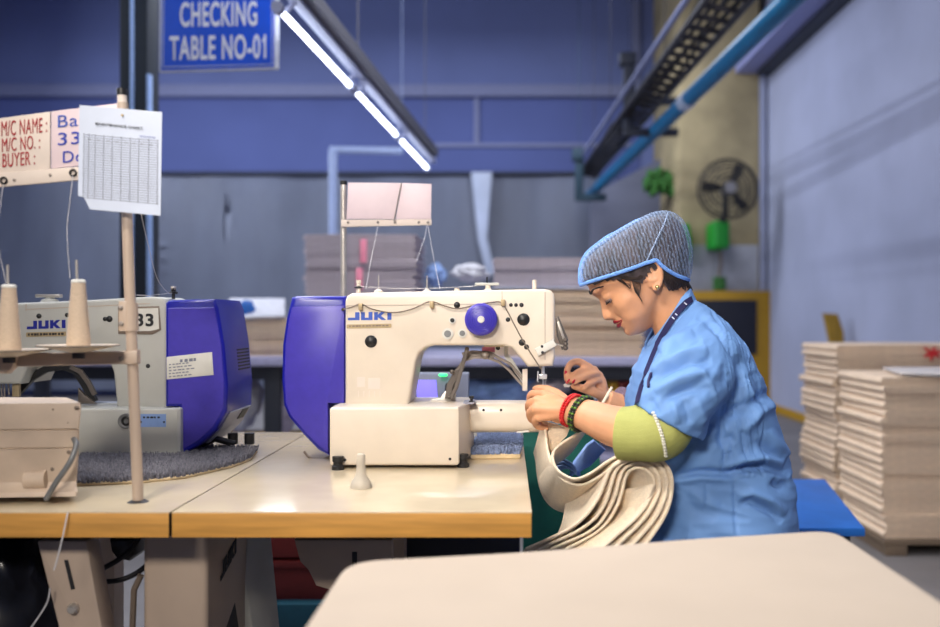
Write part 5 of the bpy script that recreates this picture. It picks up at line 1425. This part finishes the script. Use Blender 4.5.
for k, (q, nn) in enumerate(hits):
    t = (hits[min(k+1,len(hits)-1)][0]-hits[max(k-1,0)][0]).normalized(); s = t.cross(Vector((0,-1,0))).normalized()
    wd = (.0062 if k < 20 else .0045)
    rows.append([q-s*wd, q+s*wd])
vs = [[b.verts.new(p) for p in r] for r in rows]
for a1, b1 in zip(vs, vs[1:]): b.faces.new((a1[0], a1[1], b1[1], b1[0]))
bmesh.ops.recalc_face_normals(b, faces=b.faces)
bmesh.ops.solidify(b, geom=b.faces[:], thickness=.0015)
ly = part('lanyard', b, 'lanyard', wm)
b = NB()
for k in range(5):
    q = hits[5+0][0].lerp(hits[11][0], k/4.0)+Vector((0,-.0022,0)); t = (hits[11][0]-hits[5][0]).normalized(); s = t.cross(Vector((0,-1,0))).normalized()
    w = .0030 if k % 2 else .0038
    prism(b, [q-s*w-t*.0012, q+s*w-t*.0012, q+s*w+t*.0012, q-s*w+t*.0012], Vector((0,-.0004,0)))
part('printed_mark', b, 'sign_white', ly)
pen = nearest_out(uni, [P(651,373,1.85), P(648.5,381,1.85), P(648.5,387,1.85)], .003)
b = NB(); tube(b, [p for p, n in pen], .0032, 8); pn = part('pen', b, 'lanyard', wm)
# trousers and shoes
b = NB()
for s in (-1, 1):
    kx = P(560,600,YH+s*.105)
    tube(b, smooth_path([P(640,582,YH+s*.10), P(585,594,YH+s*.104), Vector((kx.x-.012,kx.y,kx.z-.02)), Vector((kx.x+.0,kx.y,.32)), Vector((kx.x+.05,kx.y,.10))],3), [.086,.085,.084,.083,.082,.081,.080,.079,.077,.074,.071,.067,.064], 18)
part('trousers', b, 'trousers', wm)
for s in (-1, 1):
    kx = P(560,600,YH+s*.105); b = NB()
    ell(b, (kx.x-.03,kx.y,.036), (.135,.048,.042)); ell(b, (kx.x+.06,kx.y,.055), (.05,.044,.05))
    box(b, kx.x-.16, kx.x+.10, kx.y-.042, kx.y+.042, 0, .018, .006)
    part('shoe', b, 'shoe', wm)

# ================================================================== mats being sewn
def band(name, pts, thick, D0, m, label, cat='mat', group=None, D1=None, k=6, Y=1.975, Y1=None):
    nn = len(pts)-1
    c = smooth_path([P(u, v, Y+((Y1 or Y)-Y)*min(1,i/nn*1.15)) for i, (u, v) in enumerate(pts)], k); n = len(c); b = NB(); rows = []
    for i in range(n):
        t = (c[min(i+1,n-1)]-c[max(i-1,0)]).normalized(); nr = Vector((-t.z,0,t.x))
        w = i/(n-1); D = Vector(D0).lerp(Vector(D1 if D1 else D0), w)
        hw = thick/2
        prof = []
        for a in range(5):
            an = PI*a/4; prof.append(c[i]+nr*(hw*math.cos(an))-Vector((0,1,0))*(hw*.8*math.sin(an)))
        rows.append([c[i]+nr*hw+D, c[i]+nr*hw+D*.5]+prof+[c[i]-nr*hw+D*.5, c[i]-nr*hw+D])
    loft(b, rows)
    return solo(name, b, m, label, cat, c[n//2], group, ang=50)
def cz(x, y): return (520+x/4.647, 420+y/4.647)
G = 'mats folded over the lap'
sh2 = lambda pts: [cz(*p) for p in pts]
D = (-.035,.26,-.135)
arches = [
 ([(30,598),(100,568),(180,530),(250,492),(310,440),(360,370),(392,300),(415,240),(455,195),(520,165),(600,168),(665,195),(705,265),(700,370),(660,470),(570,600)], 'outermost cream mat folded over the lap under the elbow'),
 ([(85,598),(160,566),(240,530),(300,495),(355,450),(400,380),(425,300),(448,235),(485,200),(545,178),(610,190),(660,225),(682,290),(672,370),(620,470),(505,600)], 'second cream mat from the outside folded over the lap'),
 ([(145,598),(230,562),(310,525),(365,485),(405,430),(440,360),(460,290),(480,235),(520,205),(570,200),(620,225),(648,280),(645,340),(600,430),(540,500),(435,600)], 'third cream mat from the outside folded over the lap'),
 ([(215,598),(300,555),(370,510),(420,455),(455,390),(478,320),(490,270),(510,236),(545,222),(585,232),(618,270),(622,320),(585,400),(530,465),(450,535),(380,600)], 'innermost cream mat folded over the lap with a dark hollow'),
]
D = Vector((-.03,.24,-.125)); D1 = Vector((-.115,.13,-.05))
for pts, lab in arches: band('felt_mat', sh2(pts), .0066, D, 'felt', lab, 'mat', G, D1, 6, 1.83, 1.775)
band('felt_mat', sh2([(620,300),(590,372),(540,430),(470,495),(390,555),(320,600)]), .0066, D1, 'felt', 'short inner cream mat slanting down under the innermost arch', 'mat', G, D, 6, 1.775, 1.81)
# the mat held at the needle, hanging in a loop
band('felt_mat', [(612,387),(606,398),(598,410),(588,424),(577,434),(563,442.5),(554.5,450.5),(553.2,460),(557.5,469.5),(567,476.5),(578,478.5),(592,472.5),(606,462.5),(617,456.5),(626,452)], .0062, (-.02,.20,-.085), 'felt', 'cream mat looping from behind the wrist down and back under the forearm', 'mat', G, Y=1.965, Y1=1.80)
band('felt_mat', [(543,421),(545.5,432),(547,445),(550,459),(556,472),(566,481.5),(580,485),(594,480),(608,470.5),(620,462),(632,456)], .0066, (-.012,.22,-.10), 'felt', 'cream mat hanging straight from the left hand at the needle', 'mat', G, Y=1.955, Y1=1.79)
# flap under the hand
b = NB(); prism(b, [P(544,421,1.95), P(570,428,1.945), P(567,436,1.95), P(558,445,1.955), P(552,456,1.957), P(549,450,1.957)], Vector((0,.006,0)), .002); solo('felt_flap', b, 'felt', 'cream corner of felt hanging just below the left hand', 'felt', P(552,440,1.95))
b = NB(); ppx(b, [(563,385),(567,382.5),(571,385),(569,387.5),(564.5,387.5)], 2.125, .006, .002); solo('cloth_scrap', b, 'mat_white', 'tiny white scrap pinched between the right fingertips', 'scrap', P(566,385,2.105))
# blue fabric lying inside the loop
for k in range(3):
    band('blue_cloth', sh2([(160,190+k*16),(200,182+k*15),(240,205+k*13),(262,240+k*6)]), .005, (.02,.15,-.03), 'cloth_blue', ['topmost','middle','lowest'][k]+' of the blue cloth folds seen inside the mat loop', 'cloth', 'blue cloth folds', Y=2.12)
b = NB(); prism(b, [P(*cz(230,270),2.16), P(*cz(250,200),2.16), P(*cz(310,120),2.16), P(*cz(345,95),2.16), P(*cz(400,140),2.16), P(*cz(330,215),2.16)], Vector((0,.03,0)), .006); solo('blue_fabric', b, 'cloth_blue', 'pale blue fabric behind the mat loop below the forearm', 'cloth', P(*cz(310,200),2.16))
# ================================================================== camera, light
cd = bpy.data.cameras.new('camera'); cam = bpy.data.objects.new('camera', cd); COL.objects.link(cam)
cam.location = (0, 0, H); cam.rotation_euler = (PI/2, 0, 0)
cd.sensor_width = 36; cd.lens = 36*F/940; cd.shift_x = -37/940; cd.shift_y = 4.5/940
cd.clip_start = .05
cd.dof.use_dof = True; cd.dof.focus_distance = 1.97; cd.dof.aperture_fstop = 2.0
SC.camera = cam
def area(name, loc, target, sx, sy, power, rgb=(1,1,1)):
    l = bpy.data.lights.new(name, 'AREA'); l.shape = 'RECTANGLE'; l.size = sx; l.size_y = sy; l.energy = power; l.color = rgb
    o = bpy.data.objects.new(name, l); COL.objects.link(o); o.location = loc
    o.rotation_euler = (Vector(target)-Vector(loc)).to_track_quat('-Z','Y').to_euler(); return o
k = area('light_aisle', (-.7,-1.3,2.28), (.22,2.0,.95), .7, .3, 15, (1,.92,.82)); k.data.spread = math.radians(75)
k = area('light_aisle', (-.85,.55,2.75), (.30,2.0,.95), .6, .2, 8.5, (1,.93,.84)); k.data.spread = math.radians(75)
k = area('light_row', (-1.06,2.4,2.45), (.25,2.0,1.0), 1.2, .08, 8, (.97,.97,1)); k.data.spread = math.radians(110)
area('light_row', (.9,1.6,3.3), (.3,2.1,.9), 1.2, .3, 16, (.9,.95,1))
area('light_row', (-2.6,2.2,3.2), (-1.2,2.2,.8), 1.2, .4, 10, (.85,.92,1))
area('light_side_row', (-6.6,6.5,3.75), (3.1,6.5,2.2), 9.0, .12, 230, (.86,.91,1))
for (x, y, e, z) in ((-5,4,60,4.7),(-3.4,9.8,125,4.8),(.1,9.8,115,4.8),(-.4,5.0,50,4.4),(-6.2,8,80,5.2)):  # unseen overhead hall lamps; last one added to lift the upper left wall
    area('light_hall_fill', (x,y,z), (x+.001,y+.6,0), 2.4, .5, e, (.84,.89,1))
area('light_hall_fill', (.0,3.4,3.9), (.35,5.2,1.1), 1.6, .3, 62, (1,.95,.9))
w = bpy.data.worlds.new('world'); SC.world = w; w.use_nodes = True
w.node_tree.nodes['Background'].inputs['Color'].default_value = (.5,.56,.8,1); w.node_tree.nodes['Background'].inputs['Strength'].default_value = .2
SC.view_settings.view_transform = 'Standard'; SC.view_settings.look = 'None'; SC.view_settings.gamma = 1; SC.view_settings.use_curve_mapping = False
SC.view_settings.exposure = 0.0
SC.cycles.use_denoising = True; SC.cycles.max_bounces = 8; SC.cycles.diffuse_bounces = 4; SC.cycles.transparent_max_bounces = 12
SC.cycles.sample_clamp_indirect = 6
